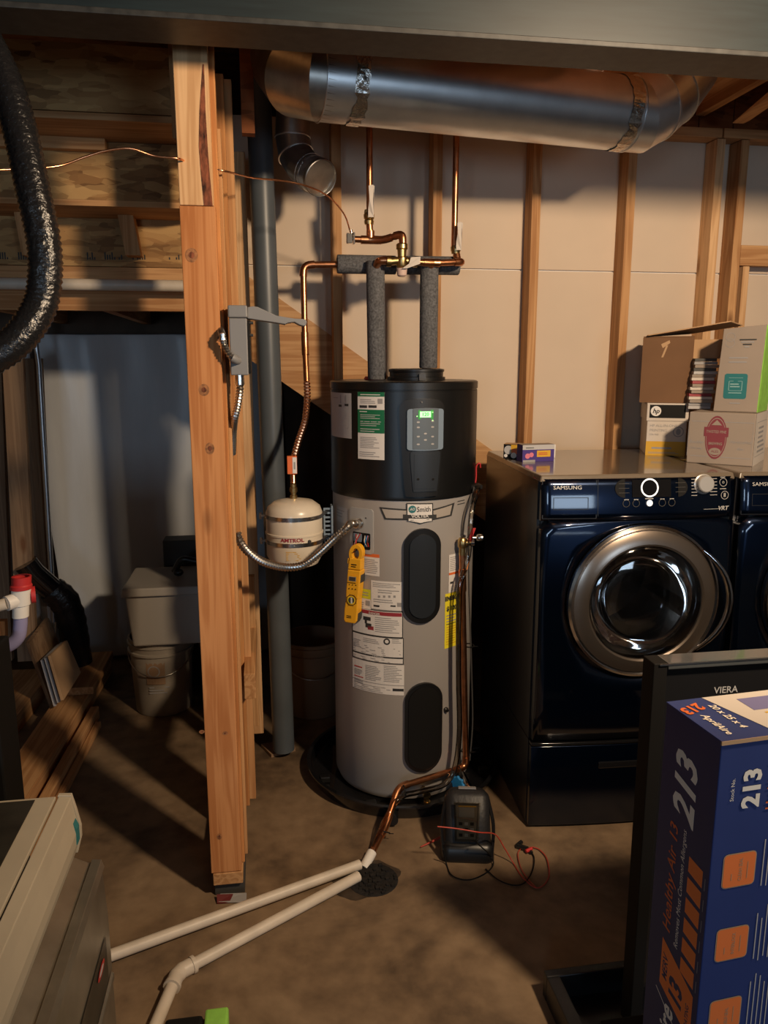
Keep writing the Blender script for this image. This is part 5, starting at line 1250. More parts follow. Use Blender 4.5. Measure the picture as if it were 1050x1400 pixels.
# brown carton above
zc2 = zw+h_+.001
c2, w2 = place(874, 550, 943, zc2, R(-30)); h2_ = hgt(c2, 462)
c2 = c2
t = thing('cardboard_carton', 'plain brown cardboard carton with an open top flap, upper left of the boxes', 'box', c2, R(-30), local=True)
dd = .30
b = MB()
for lo, hi in (((0, 0, 0), (w2, .006, h2_)), ((0, dd-.006, 0), (w2, dd, h2_)), ((0, .006, 0), (.006, dd-.006, h2_)), ((w2-.006, .006, 0), (w2, dd-.006, h2_)), ((.006, .006, 0), (w2-.006, dd-.006, .006))): b.box(lo, hi)
b.build('carton_body', CARD, t)
b = MB(); b.hexa([(w2*.0, .02, h2_+.001), (w2, .02, h2_+.001), (w2, dd, h2_+.002), (0, dd, h2_+.002), (0, .02, h2_+.006), (w2, .02, h2_+.006), (w2, dd, h2_+.007), (0, dd, h2_+.007)]); b.build('flap', CARD, t)
b = MB(); b.prism([(w2*.1, .0, h2_+.008), (w2*1.65, -.03, h2_+.055), (w2*1.9, .10, h2_+.045), (w2*.9, .24, h2_+.02), (w2*.0, .18, h2_+.008)], (0, 0, .004)); b.build('flap', CARDL, t)
b = MB(); b.prism([(w2+.001, .002, h2_*.0), (w2+.085, -.02, h2_*.0+.0), (w2+.085, -.02, h2_*.98), (w2+.001, .002, h2_*.98)], (0, .004, 0)); 
b2m = MB(); b2m.box((w2+.0005, .03, h2_*.68), (w2+.11, .034, h2_*.97)); b2m.build('inner_flap', CARDL, t); b.bm.free()
d = Decal(flat((0, 0, 0), (1, 0, 0), (0, 0, 1))); d.poly([(w2*.36, h2_*.9), (w2*.40, h2_*.84), (w2*.54, h2_*.92), (w2*.52, h2_*.96)], CARDL); d.poly([(w2*.38, h2_*.7), (w2*.42, h2_*.7), (w2*.5, h2_*.88), (w2*.46, h2_*.88)], CARDL); d.build('tape_mark', t)
# beer carton
c3, w3 = place(938, 632, 1028, zw, R(-43)); h3 = hgt(c3, 563)
t = thing('ale_carton', 'long grey brewery carton with dark red crest on its side', 'box', c3, R(-43), local=True)
b = MB(); b.box((0, 0, 0), (w3, .26, h3)); b.build('carton_body', CARDW, t, .003)
CRM = plain('crest_red', (.20, .035, .05), .7)
d = Decal(flat((0, 0, 0), (1, 0, 0), (0, 0, 1))); cx, cz = w3*.43, h3*.52
for (a, b_, c_, e) in ((.012, h3*.14, w3*.33, h3*.145+.001), (w3*.53, h3*.14, w3*.97, h3*.145+.001), (.01, h3*.82, w3*.33, h3*.825+.001), (w3*.53, h3*.82, w3*.97, h3*.825+.001), (.0, h3*.82, .0015, h3*.14), (w3*.968, h3*.14, w3*.972, h3*.82)): d.rect(a, b_, c_, e, INKG)
d.disc(cx, cz, w3*.165, CRM, 0, ry=h3*.42, n=32); d.disc(cx, cz, w3*.150, CARDW, .0003, ry=h3*.38, n=32); d.disc(cx, cz, w3*.143, CRM, .0006, ry=h3*.365, n=32)
d.rect(cx-w3*.185, cz+h3*.02, cx+w3*.185, cz+h3*.20, CRM, .0009); d.text('TWISTED PINE', cx, cz+h3*.11, w3*.062, CARDW, .01, lift=.0013, sx=.75); d.text('BREWING', cx, cz-h3*.12, w3*.058, CARDW, .02, lift=.0013, sx=.8); d.disc(cx, cz-h3*.27, w3*.09, CARDW, .0009, ry=h3*.07); d.text('ALES', cx, cz-h3*.27, .012, CRM, lift=.0014)
d.poly([(cx-.018, cz+h3*.24), (cx+.018, cz+h3*.24), (cx, cz+h3*.34)], CARDW, .0012)
d.text('Boulder', w3*.135, h3*.42, w3*.07, INKG, 0, .3); d.text('Colorado', w3*.135, h3*.30, w3*.05, INKG, 0, .2); d.text('Handcrafted', w3*.80, h3*.45, w3*.062, INKG, 0, .3); d.text('Ales', w3*.80, h3*.32, w3*.06, INKG, 0, .3); d.build('print', t)
d = Decal(lfr('right', w3)); d.rect(0, 0, .26, h3, CARTW); 
for k in (0, 1): d.rect(.03, h3*(.16+.66*k), .24, h3*(.16+.66*k)+.002, INKG, .0004)
d.rect(.03, h3*.16, .032, h3*.82, INKG, .0004); d.lines(.07, h3*.2, .22, h3*.75, 6, INKG); d.build('side_print', t)
# green and white carton on top of it
z4 = zw+h3+.001
c4, w4 = place(975, 562, 1034, z4, R(-44)); h4 = hgt(c4, 450)
t = thing('produce_carton', 'upright off-white carton with teal square and bright green side', 'box', c4, R(-44), local=True)
b = MB(); b.m(CARDW); b.hexa([(0, 0, 0), (w4, 0, 0), (w4, .2, 0), (0, .2, 0), (.014, 0, h4), (w4+.008, 0, h4+.012), (w4+.008, .2, h4+.012), (.014, .2, h4)]); b.build('carton_body', CARDW, t, .002)
d = Decal(flat((0, 0, 0), (1, 0, 0), (0, 0, 1)), .0008)
cx = w4*.47
d.poly([(cx+sx_*(w4*.21)+.008*math.cos(a), h4*.31+sz_*(h4*.125)+.008*math.sin(a)) for sx_, sz_, q0 in ((1, 1, 0), (-1, 1, 90), (-1, -1, 180), (1, -1, 270)) for a in [R(q0+k*30) for k in range(4)]], TEAL)
tl = plain('teal_line', (.25, .42, .42), .6)
for k, (a, b_) in enumerate(((.17, .11), (.14, .085))): pass
for s_ in (-1, 1): d.rect(cx+s_*w4*.15-.001, h4*.26, cx+s_*w4*.15+.001, h4*.37, tl, .0005)
d.rect(cx-w4*.15, h4*.37, cx-w4*.05, h4*.375, tl, .0005); d.rect(cx+w4*.05, h4*.37, cx+w4*.15, h4*.375, tl, .0005); d.rect(cx-w4*.15, h4*.255, cx+w4*.15, h4*.26, tl, .0005)
d.lines(cx-w4*.12, h4*.29, cx+w4*.12, h4*.35, 2, tl, lift=.0008); d.rect(cx-w4*.15, h4*.225, cx+w4*.15, h4*.235, tl, .0005); d.rect(cx-w4*.16, h4*.41, cx+w4*.16, h4*.414, tl, .0005)
d.lines(cx-w4*.2, h4*.58, cx+w4*.26, h4*.68, 2, INKG, .3)
d.disc(w4*.27, h4*.83, .016, INKG, 0, r0=.0145); d.disc(w4*.27, h4*.90, .016, INKG, 0, r0=.0145)
for k in range(4): d.rect(w4*(.48+.04*k), h4*(.86-.028*k), w4*(.86-.05*k), h4*(.875-.028*k), INK if k % 2 == 0 else INKG, .0004)
d.lines(cx-w4*.1, h4*.09, cx+w4*.15, h4*.12, 1, INKG); d.build('print', t)
b = MB(); b.hexa([(w4+.0005, .001, .0), (w4+.003, .001, .0), (w4+.003, .199, .0), (w4+.0005, .199, .0), (w4+.0085, .001, h4+.01), (w4+.011, .001, h4+.01), (w4+.011, .199, h4+.01), (w4+.0085, .199, h4+.01)]); b.build('green_side', LGREEN, t)
# stack of old magazines between the cartons
mg0 = F(948, 560, z4)
nm = 16; zt_ = hgt(mg0, 490)
colr = [PAPERG, INKG, CARDW, CARTW, DRED, CARDW, CARTW, CARDW, DRED, CARTW, CARDW, PAPERG, DGREY, CARDW, INKG, DGREY]
word = {0: 'pale grey', 1: 'mid grey', 2: 'beige', 3: 'off-white', 4: 'dark red'}
random.seed(21)
ordn = ['lowest', 'second from the bottom', 'third from the bottom', 'fourth from the bottom', 'fifth from the bottom', 'sixth from the bottom', 'seventh from the bottom', 'eighth from the bottom', 'eighth from the top', 'seventh from the top', 'sixth from the top', 'fifth from the top', 'fourth from the top', 'third from the top', 'second from the top', 'topmost']
for i in range(nm):
    hh = zt_/nm; wq, dq = .085+random.uniform(-.004, .004), .12
    b = MB(); b.box((0, 0, 0), (wq, dq, hh*.93))
    o = b.build('magazine', colr[i], None, .0008)
    o.location = (mg0.x+.004+i*.0011+random.uniform(-.002, .002), mg0.y+.045+random.uniform(-.005, .005), z4+i*hh); o.rotation_euler = (0, 0, R(-20+random.uniform(-3, 3)))
    nmc = {'label_grey': 'pale grey', 'ink_grey': 'mid grey', 'carton_grey': 'beige', 'carton_white': 'off-white', 'dark_red': 'dark red', 'dark_grey': 'dark'}[colr[i].name]
    tag(o, nmc+' magazine, '+ordn[i]+' of the stack between the upper cartons', 'magazine', 'stack of magazines between the cartons')
# small pill/bandage boxes
q_, wq = place(714, 632, 757, zw, R(6)); hq = hgt(q_, 609)
t = thing('small_box', 'small purple and silver product box with yellow square on the washer', 'box', q_, R(6), local=True)
b = MB(); b.box((0, 0, 0), (wq, .05, hq)); b.build('carton_body', PURPLE, t, .001)
d = Decal(flat((0, 0, 0), (1, 0, 0), (0, 0, 1))); d.rect(0, hq*.72, wq, hq, PAPERG); d.rect(wq*.45, hq*.28, wq*.88, hq*.66, MUST); d.lines(wq*.1, hq*.78, wq*.4, hq*.88, 1, INK); d.lines(wq*.5, hq*.38, wq*.84, hq*.56, 2, RED); d.disc(wq*.16, hq*.35, .010, PINK); d.disc(wq*.28, hq*.42, .009, PINK); d.rect(wq*.02, 0, wq*.4, hq*.12, INKG, .0002); d.build('print', t)
d = Decal(lfr('top', 0, hq)); d.rect(0.0, 0, wq, .05, CARDW); d.build('top_print', t)
q2, wq2 = place(688, 627, 713, zw, R(-28)); 
t = thing('small_box', 'small black and orange patterned product box, left of the purple one', 'box', q2, R(-28), local=True)
hq2 = hgt(q2, 607)
b = MB(); b.box((0, 0, 0), (wq2*.92, .06, hq2)); b.build('carton_body', BLKM, t, .001)
d = Decal(flat((0, 0, 0), (1, 0, 0), (0, 0, 1))); w9 = wq2*.92; d.disc(w9*.3, hq2*.62, hq2*.30, PAPERG, 0, ry=hq2*.3); d.rect(w9*.45, hq2*.45, w9, hq2*.98, MUST, .0002); d.rect(w9*.5, hq2*.35, w9, hq2*.7, ORANGE, .0004); d.disc(w9*.62, hq2*.25, hq2*.2, PAPER, .0006); d.disc(w9*.15, hq2*.22, hq2*.12, PAPER, .0004); d.rect(w9*.8, 0, w9, hq2*.3, PURPLE, .0003); d.build('print', t)
d = Decal(lfr('top', 0, hq2)); d.rect(0.0, 0, w9, .06, CARDL); d.build('top_print', t)
q3, wq3 = place(751, 627, 762, zw, R(0)); hq3 = hgt(q3, 609)
mb = MB(); mb.box((q3.x-.015, q3.y+.02, zw+.0005), (q3.x+wq3, q3.y+.05, zw+hq3)); tag(mb.build('small_box', PAPER, None, .001), 'plain white little box peeking out behind the purple box', 'box')

# ================================================================== TELEVISION (standing on the floor, right foreground)
TYV = 1.46
tl_ = P(893, 896, TYV); tr_ = P(906, 915, TYV)
tv = thing('television', 'black flat-screen television standing behind the blue filter box on the tray', 'television', (tl_.x+.45, TYV, 0))
tx, tz = tl_.x+.004, tl_.z-.020; TWd = .95
lb = P(871, 1396, TYV).x
bz = P(904, 916, TYV); bth = tz-bz.z
mb = MB(); mb.hexa([(tx+.004, TYV, .078), (tx+.032, TYV, .078), (tx+.032, TYV+.05, .078), (tx+.004, TYV+.05, .078), (tx-.0, TYV, tz), (tx+.032, TYV, tz), (tx+.032, TYV+.05, tz), (tx-.0, TYV+.05, tz)]); mb.build('side_bezel', BLKM, tv, .002)
bbox('top_bezel', (tx+.0325, TYV-.002, tz-bth), (tx+TWd, TYV+.05, tz), plain('bezel_reflection_tint', (.10, .11, .115), .16, 0.4, coat=1.0), tv, .002)  # black bezel: its grey-blue reflection is put into the base colour
bbox('top_edge_strip', (tx+.012, TYV-.0035, tz-.0045), (tx+TWd, TYV-.0022, tz-.0005), NICKEL, tv)
bbox('side_bezel', (tx+TWd+.001, TYV, .078), (tx+TWd+.035, TYV+.05, tz), BLKM, tv, .002)
bbox('lower_bezel', (tx+.0325, TYV, .078), (tx+TWd, TYV+.05, .11), BLKM, tv, .002)
bbox('screen', (tx+.033, TYV+.012, .111), (tx+TWd-.001, TYV+.045, tz-bth-.001), plain('screen_glass', (.01, .01, .011), .06), tv)
bbox('foot', (tx+.42, TYV-.08, 0), (tx+.8, TYV+.16, .077), BLKM, tv, .004)
dc = Decal(flat((0, TYV+.012, 0), (1, 0, 0), (0, 0, 1)), .001); p = P(992, 943, TYV+.012); dc.text('VIERA', p.x, p.z, .022, SILVER, .01, sx=1.0); dc.build('lettering', tv)
# black tray on the floor
ta, tb_, tz_ = F(743, 1326, .075), F(872, 1309, .075), .075
tt_ = thing('plastic_tray', 'open black plastic tray on the floor at the lower right', 'tray', ((ta.x+tb_.x)/2, ta.y-.12, 0))
mb = MB(); x0, x1 = ta.x, ta.x+.52; y1 = ta.y; y0 = y1-.33; tk = .016
for lo, hi in (((x0, y1-tk*1.6, 0), (x1, y1, tz_)), ((x0, y0, 0), (x1, y0+tk, tz_)), ((x0, y0+tk, 0), (x0+tk*2.2, y1-tk*1.6, tz_)), ((x1-tk, y0+tk, 0), (x1, y1-tk*1.6, tz_)), ((x0+tk*2.2, y0+tk, 0), (x1-tk, y1-tk*1.6, .006))): mb.box(lo, hi)
mb.build('rim_and_base', BLK, tt_, .003)
# the same side table carries the filter box (its top is just under the picture)
FS = .66
fz = 1.65-.717*FS
fc = Vector((.851*FS, 1.25*FS, 0))
fb = thing('filter_box', 'tall dark blue air filter box with white and orange lettering, lower right corner', 'box', (fc.x, fc.y, fz-.64), R(5), local=True)
BW, BD, BH = .42, .117, .64
pl_, pr_ = F(912, 962, fz), F(1010, 945, fz)
mb = MB(); mb.box((0, 0, 0), (BW, BD, BH)); mb.build('carton_body', FBLUE, fb, .0015)
mb = MB(); mb.prism([(-.001, -.001, BH+.0005), (BW+.001, -.001, BH+.0005), (BW+.001, BD*.5, BH+.0005), (-.001, BD*.5, BH+.0005)], (0, 0, .0015)) if False else mb.box((-.001, -.0015, BH+.0004), (BW+.001, BD+.001, BH+.0022)); mb.build('top_flap', FBLUE, fb)
mb = MB(); mb.box((-.0012, -.0022, BH-.0035), (BW, -.0002, BH+.0020)); mb.build('flap_edge', CARDL, fb)
# left narrow face: u axis runs up the box, v toward the back
fl_ = lambda x, y, h: Vector((-h, BD-y, x))            # x: height, y: 0 back .. BD front
def fL(t, z, y, sz, mat, bold=0.0, sh=0.0, sx=1): pass
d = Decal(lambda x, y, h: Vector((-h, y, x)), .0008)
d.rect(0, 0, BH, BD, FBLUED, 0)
# text reads upward: baseline direction +z, up direction toward the back-left => mirrored handled by y axis
def up_text(d, t, z, y, sz, mat, bold=0.0, sh=0.0, sx=1.0, align='LEFT'): d.text(t, z, y, sz, mat, bold, sh, 0, align, sx, .0004)
S_ = BH
up_text(d, '213', BH-.150, .060, .064, FTXT, .03, .25, 1.0)
up_text(d, 'Healthy Air 13', BH-.335, .078, .025, ORANGE, .01, .2, 1.15)
up_text(d, 'Removes Most Common Allergens', BH-.345, .055, .0125, FTXT, 0, .2, 1.05)
for k in range(6):
    z = BH-.375+k*.0315; d.poly([(z, .012), (z+.025, .012), (z+.028, .042), (z+.005, .042)], FORG, .0003)
    d.rect(z, .006, z+.018, .0072, INKG, .0003)
zb_ = BH-.445
d.poly([(zb_-.012, .010), (zb_+.060, .010), (zb_+.095, .085), (zb_+.020, .085)], FORG, .0003)
up_text(d, '13', zb_+.030, .046, .040, FBLUED, .04, .2, 1, 'CENTER'); up_text(d, 'MERV', zb_+.052, .074, .016, FBLUED, .02, .2, 1, 'CENTER'); up_text(d, 'RATING', zb_+.02, .020, .010, FBLUED, .02, .2, 1, 'CENTER')
d.poly([(zb_-.045, .008), (zb_-.043, .008), (zb_+.008, .092), (zb_+.006, .092)], FTXT, .0003)
up_text(d, 'AprilAire', zb_-.16, .062, .042, FTXT, .02, .2, 1.0); up_text(d, 'Air Filter', zb_-.155, .024, .026, FTXT, 0, .2, 1)
d.build('left_face_print', fb)
d = Decal(lambda x, y, h: Vector((y, -h, x)), .0008)      # front face: x = height, y = across (mirrored below)
def ftext(t, z, x, sz, mat, bold=0.0, sx=1.0, sh=0.0):
    vs_, fs_ = text_geo(t, sz, bold, sh, 'LEFT'); d.mb.m(mat); vv = [d.mb.bm.verts.new((x-p_.y, -.0014, z+p_.x*sx)) for p_ in vs_]
    for f_ in fs_: d.mb.face([vv[i] for i in f_])
ftext('213', BH-.098, .052, .036, FTXT, .04, 1.05); ftext('Stock No.', BH-.085, .022, .008, FTXT)
ftext('Healthy Air 13', BH-.105, .082, .018, ORANGE, .02, 1.0)
for k, wd_ in enumerate(('CLEAN SEAL', 'INTERLOCK', 'SELF-SEAL')):
    z0 = BH-.212-.112*k; x0 = .020; sz_ = .048
    for q0, mt_, l_ in ((.0015, CARDL, .0), (0, FORG, .0003)):
        e_ = q0; cpts = []
        for sx_, sy_, a0 in ((1, 1, 0), (0, 1, 90), (0, 0, 180), (1, 0, 270)):
            for a in (0, 30, 60, 90):
                cx_ = z0+sx_*sz_+(-.005 if sx_ else .005); cy_ = x0+sy_*sz_+(-.005 if sy_ else .005)
                cpts.append((cx_+(.005+e_)*math.cos(R(a0+a)), cy_+(.005+e_)*math.sin(R(a0+a))))
        d.poly(cpts, mt_, l_)
    ftext(wd_, z0+.008, x0+.026, .0072, CARDL, .01, .85)
    for j in (0, 1): d.rect(z0+.010+.0*j, x0+.012+.024*j, z0+.020+.015*j, x0+.013+.024*j, CARDL, .0006)
    for j in range(5):
        a_ = z0-.012+random.random()*.008; d.rect(a_, x0+.060+j*.0075, a_+.065+random.random()*.02, x0+.0615+j*.0075, CARTW, .0004)
d.build('front_face_print', fb)
d = Decal(lambda x, y, h: Vector((x, y, BH+.0022+h)), .0006)
d.poly([(.085, .0), (BW, .0), (BW, BD), (.055, BD)], CARTW); d.rect(.10, BD*.55, .155, BD*.86, plain('stamp_blue', (.17, .16, .32), .6), .0003); d.lines(.11, .01, .20, BD*.5, 6, MUST); d.lines(.2, .02, .35, BD*.8, 7, INKG)
def ttext(t, x, y, sz, mat, bold, rot, sx=1):
    vs_, fs_ = text_geo(t, sz, bold, 0.15, 'CENTER'); d.mb.m(mat); c_, s_ = math.cos(rot), math.sin(rot)
    vv = [d.mb.bm.verts.new((x+p_.x*sx*c_-p_.y*s_, y+p_.x*sx*s_+p_.y*c_, BH+.0032)) for p_ in vs_]
    for f_ in fs_: d.mb.face([vv[i] for i in f_])
ttext('213', .020, BD*.76, .026, ORANGE, .04, R(-90-90+20)); ttext('AprilAire', .022, BD*.34, .015, FTXT, .02, R(-90-0)+PI*0); ttext('20 x 25 x 4', .052, BD*.5, .015, FTXT, .02, R(-90))
d.build('top_print', fb)
tbz = fz-.64
sdt = thing('side_table', 'low dark table carrying the blue filter box, below the picture edge', 'table', (fc.x+.22, fc.y+.05, 0))
bbox('table_top', (fc.x-.02, fc.y-.12, tbz-.03), (fc.x+.50, fc.y+.24, tbz-.001), BLKM, sdt, .003)
for x in (fc.x+.0, fc.x+.45):
    for y in (fc.y-.10, fc.y+.19): bbox('leg', (x, y, 0), (x+.03, y+.03, tbz-.031), BLKM, sdt)

# ================================================================== METER POUCH AND TEST LEADS
pp0 = F(640, 1183)
mp = thing('meter_pouch', 'black soft case with clear window holding a meter, leaning on the drain pan', 'case', (pp0.x, pp0.y, 0), R(-12), local=True)
mp.location = (pp0.x+.0, pp0.y+.005, 0)
TILT = Matrix.Rotation(R(-22), 4, 'X')
PWd, PDp, PHt = .168, .115, .235
def rbox(mb, w, d, h, r, M=None, z0=0, tp=1.0):
    n = 5; rings = []
    for (z, k) in ((0, r*.5), (r*.4, 0.0), (h*.55, 0), (h-r*.6, .0), (h-r*.15, r*.5), (h, r)):
        sc = 1+(tp-1)*z/h; ring = []
        for sx_, sy_, a0 in ((1, 1, 0), (-1, 1, 90), (-1, -1, 180), (1, -1, 270)):
            for a in [a0+90*q/4 for q in range(5)]:
                x = sx_*(w/2-r)+ (r-k)*math.cos(R(a)); y = sy_*(d/2-r)+(r-k)*math.sin(R(a))
                p_ = Vector((x*sc, y*sc+d/2, z+z0)); ring.append(mb.bm.verts.new(M @ p_ if M else p_))
        rings.append(ring)
    for i in range(len(rings)-1):
        for j in range(20): mb.face([rings[i][j], rings[i][(j+1) % 20], rings[i+1][(j+1) % 20], rings[i+1][j]], True)
    mb.face(rings[0][::-1]); mb.face(rings[-1], True)
POU = plain('pouch_black', (.014, .014, .016), .5, bump=.3, scale=90)
mb = MB(); rbox(mb, PWd, PDp, PHt, .035, TILT, tp=.88); bd_ = mb.build('case_body', POU, mp)
mb = MB(); rbox(mb, PWd+.012, PDp+.014, .075, .03, TILT @ Matrix.Translation((0, -.007, 0))); mb.build('base_flap', BLK, mp)
mb = MB(); 
for s_ in (-1, 1): mb.tube(catmull([TILT @ Vector((s_*(PWd/2-.005), -.0, .02)), TILT @ Vector((s_*(PWd/2+.004), .02, .12)), TILT @ Vector((s_*(PWd/2-.014), .04, .21))], 6), .006, 8)
mb.build('zip_piping', BLKG, mp)
d = Decal(lambda x, y, h: TILT @ Vector((x, -h+.002*0, y)), .004)
d.poly([(-.040, .075), (.030, .075), (.038, .195), (-.044, .195)], DGREY, 0); d.poly([(-.036, .080), (.026, .080), (.034, .188), (-.040, .188)], plain('meter_face', (.20, .16, .11), .4), .001)
d.rect(-.03, .150, .022, .182, INKG, .002); d.rect(-.032, .183, .028, .187, MUST, .002)
for i in range(3):
    for j in range(3): d.rect(-.030+.019*i, .088+.018*j, -.018+.019*i, .098+.018*j, PAPERG if (i+j) % 2 else BLKM, .002)
d.build('meter_face', mp)
mb = MB(); mb.m(CLEARW); vs_ = [TILT @ Vector(q_) for q_ in ((-.044, -.009, .072), (.034, -.009, .072), (.042, -.009, .198), (-.048, -.009, .198))]; mb.prism(vs_, TILT.to_3x3() @ Vector((0, -.0012, 0))); mb.build('clear_window', CLEARW, mp)
mb = MB(); mb.prism([TILT @ Vector(q_) for q_ in ((-.03, .03, PHt+.0), (.03, .03, PHt), (.03, .06, PHt), (-.03, .06, PHt))], (0, 0, .006)); mb.build('belt_tab', INKG, mp)
def lead(name, mat, label, pts, r=.0022, probe=None):
    t = thing(name, label, 'test lead', pts[0])
    mb = MB(); mb.tube(catmull(pts, 8), r, 8); mb.build('wire', mat, t)
    if probe: mb = MB(); a, b, r_ = probe; mb.tube([a, a.lerp(b, .5), b], [r_, r_*.8, r_*.3], 10); mb.build('probe', mat, t)
    return t
WR = plain('lead_red', (.42, .05, .03), .45)
G = lambda x, y, z=.006: F(x, y, z)
lead('test_lead', WR, 'red test lead crossing the front of the black case and looping right on the floor', [P(598, 1130, 2.20)+Vector((0, 0, 0)), P(625, 1133, 2.19), P(655, 1138, 2.18), P(677, 1141, 2.22), G(690, 1160, .05), G(702, 1180), G(715, 1200), G(735, 1214), G(750, 1200), G(748, 1175), G(738, 1162), G(728, 1158)])
lead('test_lead', BLKM, 'black test lead hanging from the black case and curling under it', [P(606, 1162, 2.23), G(610, 1180), G(618, 1197), G(640, 1203), G(662, 1195), G(674, 1183), G(671, 1170, .03), P(652, 1152, 2.19), P(655, 1146, 2.19)])
lead('test_lead', BLKM, 'black test lead looping right on the floor to the black plug', [G(664, 1188), G(680, 1202), G(700, 1210), G(717, 1207), G(728, 1190), G(730, 1172), G(724, 1162)])
lead('test_lead', WR, 'thin red lead making the inner left loop on the floor', [G(712, 1160), G(708, 1168), G(712, 1186), G(722, 1202), G(732, 1212)], .0016)
mb = MB(); mb.tube([G(606, 1143, .012), G(575, 1158, .006)], [.0055, .002], 8); tag(mb.build('test_probe', WR), 'red test probe pointing left beside the black case', 'test probe')
mb = MB(); mb.tube([G(707, 1156, .01), G(722, 1161, .01)], .0085, 12); mb.tube([G(722, 1161, .01), G(727, 1166, .008)], .0065, 10); mb.tube([G(707, 1156, .01), G(713, 1151, .012)], .0075, 10); pl2 = mb.build('lead_plug', BLKG); tag(pl2, 'black plug at the end of the test leads on the floor', 'plug')
mb = MB(); mb.tube([G(719, 1164, .012), G(727, 1160, .014)], .0062, 10); mb.build('red_sleeve', RED, pl2)

# ================================================================== CLAMP METER
e = cyl_hit(482, 800)[2]; CMY = e.y-.055
c0 = P(478, 852, CMY); c1 = P(487, 740, CMY)
cm = thing('clamp_meter', 'yellow clamp meter hanging by its jaw from the wires of the heater', 'clamp meter', (c0.x, CMY, c0.z), R(-33), local=True)
Hc = (c1.z-c0.z)
sk = (c1.x-c0.x)/Hc
SH = Matrix(((1, 0, sk*1.1, 0), (0, 1, 0, 0), (0, 0, 1, 0), (0, 0, 0, 1)))
cw, cdp = .050, .040
mb = MB()
body = [(-.020, .0), (.020, .0), (.026, .01), (.027, .05), (.024, .09), (.026, .12), (.026, Hc*.66), (-.026, Hc*.66), (-.026, .12), (-.024, .09), (-.027, .05), (-.026, .01)]
mb.prism([(x, 0, z) for x, z in body], (0, cdp, 0), SH); mb.build('meter_body', YEL, cm, .004)
mb = MB(); mb.prism([(x, 0, z) for x, z in ((-.028, Hc*.50), (.0275, Hc*.50), (.0275, Hc*.605), (-.028, Hc*.605))], (0, cdp+.002, 0), SH @ Matrix.Translation((0, .006, 0))); mb.build('grip_band', DGREY, cm, .003)
mb = MB(); mb.prism([(x, .008, z) for x, z in ((-.021, -.002), (.022, -.002), (.028, .012), (.0285, Hc*.13), (-.020, Hc*.10))], (0, cdp-.004, 0), SH); mb.build('lower_grip', DGREY, cm, .003)
# trigger & jaws
mb = MB(); mb.prism([(x, .004, z) for x, z in ((-.031, Hc*.73), (-.026, Hc*.72), (-.026, Hc*.80), (-.031, Hc*.79))], (0, .02, 0), SH); mb.build('jaw_trigger', YEL, cm, .002)
mb = MB(); mb.prism([(x, .0, z) for x, z in ((-.026, Hc*.665), (.026, Hc*.665), (.024, Hc*.80), (-.022, Hc*.80))], (0, cdp*.8, 0), SH); mb.build('jaw_base', YEL, cm, .003)
for s_ in (-1, 1):
    mb = MB(); out, inn = [], []
    zc = Hc*.855; ro, ri = .0285, .0135
    for k in range(11):
        a = R(-70+k*160/10); out.append((s_*ro*math.cos(a)*.95, .002, zc+math.sin(a)*ro*1.25)); inn.append((s_*ri*math.cos(a), .002, zc+math.sin(a)*ri*1.5))
    poly = out+inn[::-1]; a_ = [mb.bm.verts.new(SH @ Vector(q_)) for q_ in poly]; b_ = [mb.bm.verts.new(SH @ (Vector(q_)+Vector((0, cdp*.62, 0)))) for q_ in poly]; n = len(poly)
    for k in range(10):
        mb.face([a_[k], a_[k+1], a_[n-2-k], a_[n-1-k]]); mb.face([b_[k], b_[k+1], b_[n-2-k], b_[n-1-k]])
    for k in range(n): mb.face([a_[k], a_[(k+1) % n], b_[(k+1) % n], b_[k]])
    mb.build('jaw', YEL, cm, .0015)
d = Decal(lambda x, z, h: SH @ Vector((x, -h, z)), .001)
d.rect(-.020, Hc*.515, .019, Hc*.60, YEL, .004); d.rect(-.015, Hc*.53, .014, Hc*.585, INKG, .005); d.rect(-.013, Hc*.535, .012, Hc*.58, DGREY, .0054)
for i in range(3):
    d.poly([(-.016+.013*i, Hc*.475), (-.010+.013*i, Hc*.475), (-.013+.013*i, Hc*.490)], BLKM, .0004); d.poly([(-.017+.013*i, Hc*.425), (-.009+.013*i, Hc*.425), (-.013+.013*i, Hc*.442)], BLKM, .0004)
zc = Hc*.29; d.disc(0, zc, .021, BLKM, .0004, r0=.0185); d.disc(0, zc, .015, YLAB, .0006); d.disc(0, zc, .0125, DGREY, .0008); d.poly([(-.003, zc+.011), (.003, zc+.010), (.006, zc-.012), (-.001, zc-.012)], PAPER, .0012)
for k in range(8): a = R(20+45*k); d.disc(.0235*math.cos(a), zc+.0235*math.sin(a), .0013, BLKM, .0004, n=6)
d.text('FLUKE' if False else 'T', 0, Hc*.08, .010, BLKM, lift=.0005) if False else d.lines(-.014, Hc*.06, .014, Hc*.10, 2, BLKM)
d.lines(-.012, Hc*.69, .014, Hc*.74, 2, BLKM); d.build('face_print', cm)
mb = MB(); w0 = P(486, 752, CMY); mb.tube(catmull([w0+Vector((-.01, -.012, -.004)), w0+Vector((.004, .0, .0)), w0+Vector((.012, .03, .02)), cylf(cs(490, 735)[0], cs(490, 735)[1], .004)], 6), .0016, 6); tag(mb.build('hanging_wire', BLKM), 'thin black wire through the jaw of the yellow meter', 'wire')

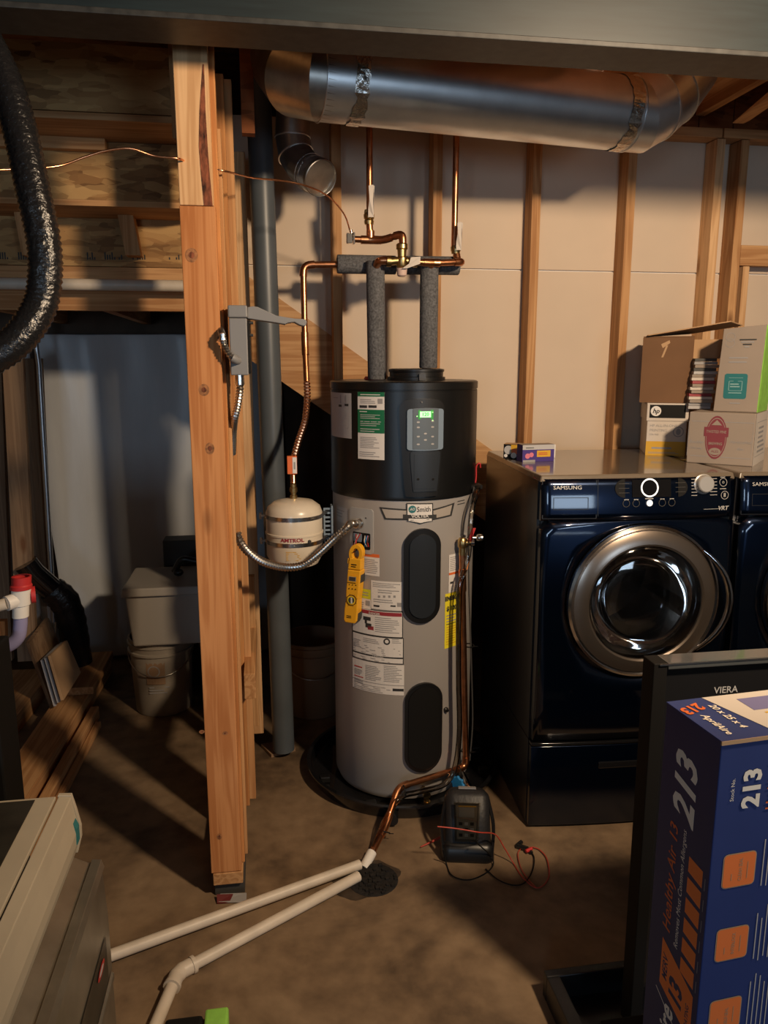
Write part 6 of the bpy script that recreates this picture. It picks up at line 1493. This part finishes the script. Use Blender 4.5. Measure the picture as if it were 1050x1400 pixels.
# ================================================================== OLD CREAM APPLIANCE (lower left corner)
ap = thing('old_appliance', 'old cream and metal appliance with rounded front, cut off at lower left', 'appliance', (-.55, 1.2, 0))
Q = lambda x, y: P(x, y, 1.75)
yn, yf = .35, 1.75
X2 = Q(149, 1245).x
led = Q(140, 1175); lz = led.z
def extr(name, pts, mat, y0=yn, y1=yf, bevel=.003, label=None):
    mb = MB(); mb.prism([(x, y0, z) for x, z in pts], (0, y1-y0, 0)); return mb.build(name, mat, ap, bevel, label)
tpz = Q(90, 1087).z; tx_ = Q(97, 1088).x; mx_ = Q(108, 1130).x; mz = Q(108, 1130).z; bx_ = Q(105, 1165).x; bz_ = Q(105, 1165).z
lft = -1.05
extr('front_console', [(Q(80, 1090).x, tpz-.002), (tx_, tpz-.006), (mx_-.008, mz+.045), (mx_, mz), (mx_-.001, mz-.03), (bx_-.002, bz_), (bx_-.05, bz_), (Q(80, 1090).x, tpz-.05)], OCREAM, bevel=.002)
extr('end_cap', [(Q(80, 1090).x-.002, tpz), (tx_, tpz-.002), (mx_-.004, mz+.045), (mx_+.004, mz), (mx_+.003, mz-.03), (bx_+.002, bz_-.002), (bx_-.006, bz_-.002), (mx_-.008, mz-.02), (mx_-.008, mz+.01), (tx_-.004, tpz-.022), (Q(80, 1090).x-.002, tpz-.02)], OCREAM, yf-.0, yf+.012, .001, 'rounded cream end cap')
extr('top_plate', [(lft, tpz-.012), (Q(79, 1090).x-.004, tpz-.012), (Q(79, 1090).x-.004, tpz-.001), (lft, tpz-.001)], OCREAM, yn, yf, .002)
extr('top_inset', [(lft+.02, tpz-.0008), (Q(50, 1092).x, tpz-.0008), (Q(50, 1092).x, tpz+.001), (lft+.02, tpz+.001)], ODARK, yn, yf-.012, 0, 'dark worn metal top')
extr('teal_vent', [(mx_-.006, mz+.03), (mx_+.002, mz+.01), (mx_+.0015, mz-.028), (mx_-.004, mz-.032)], TEAL, yf-.030, yf-.006, 0)
zl1, zl2 = lz, Q(148, 1245).z
extr('lower_body', [(lft, .0), (X2, .0), (X2, zl2), (led.x, zl1-.006), (led.x-.006, zl1), (led.x-.03, zl1+.003), (bx_-.006, bz_-.004), (lft, bz_-.004)], OMETAL, yn, yf-.01, .003)
extr('ledge_lip', [(led.x-.022, zl1+.0035), (led.x-.004, zl1+.001), (led.x+.002, zl1-.012), (led.x+.006, zl1-.014), (led.x-.0, zl1+.006), (led.x-.022, zl1+.009)], OMETAL, yn, yf-.008, .001)
d = Decal(lambda y, z, h: Vector((X2+.001+h, y, z)), .001)
d.poly([(yf-.06, zl2-.02), (yf-.06, zl2-.14), (yn, zl2-.14), (yn, zl2-.02)], ODARK)
d.build('dark_side_band', ap)
extr('side_lip', [(X2+.0015, zl2-.17), (X2+.008, zl2-.165), (X2+.008, zl2-.150), (X2+.0015, zl2-.145)], OMETAL, yn, yf-.03, .001)
d = Decal(lambda y, z, h: Vector((X2+.003+h, y, z)), .001); d.disc(yf-.13, zl2-.055, .035, RED, 0, ry=.012); d.disc(yf-.13, zl2-.055, .022, PAPERG, .0004, ry=.006); d.build('round_badge', ap)
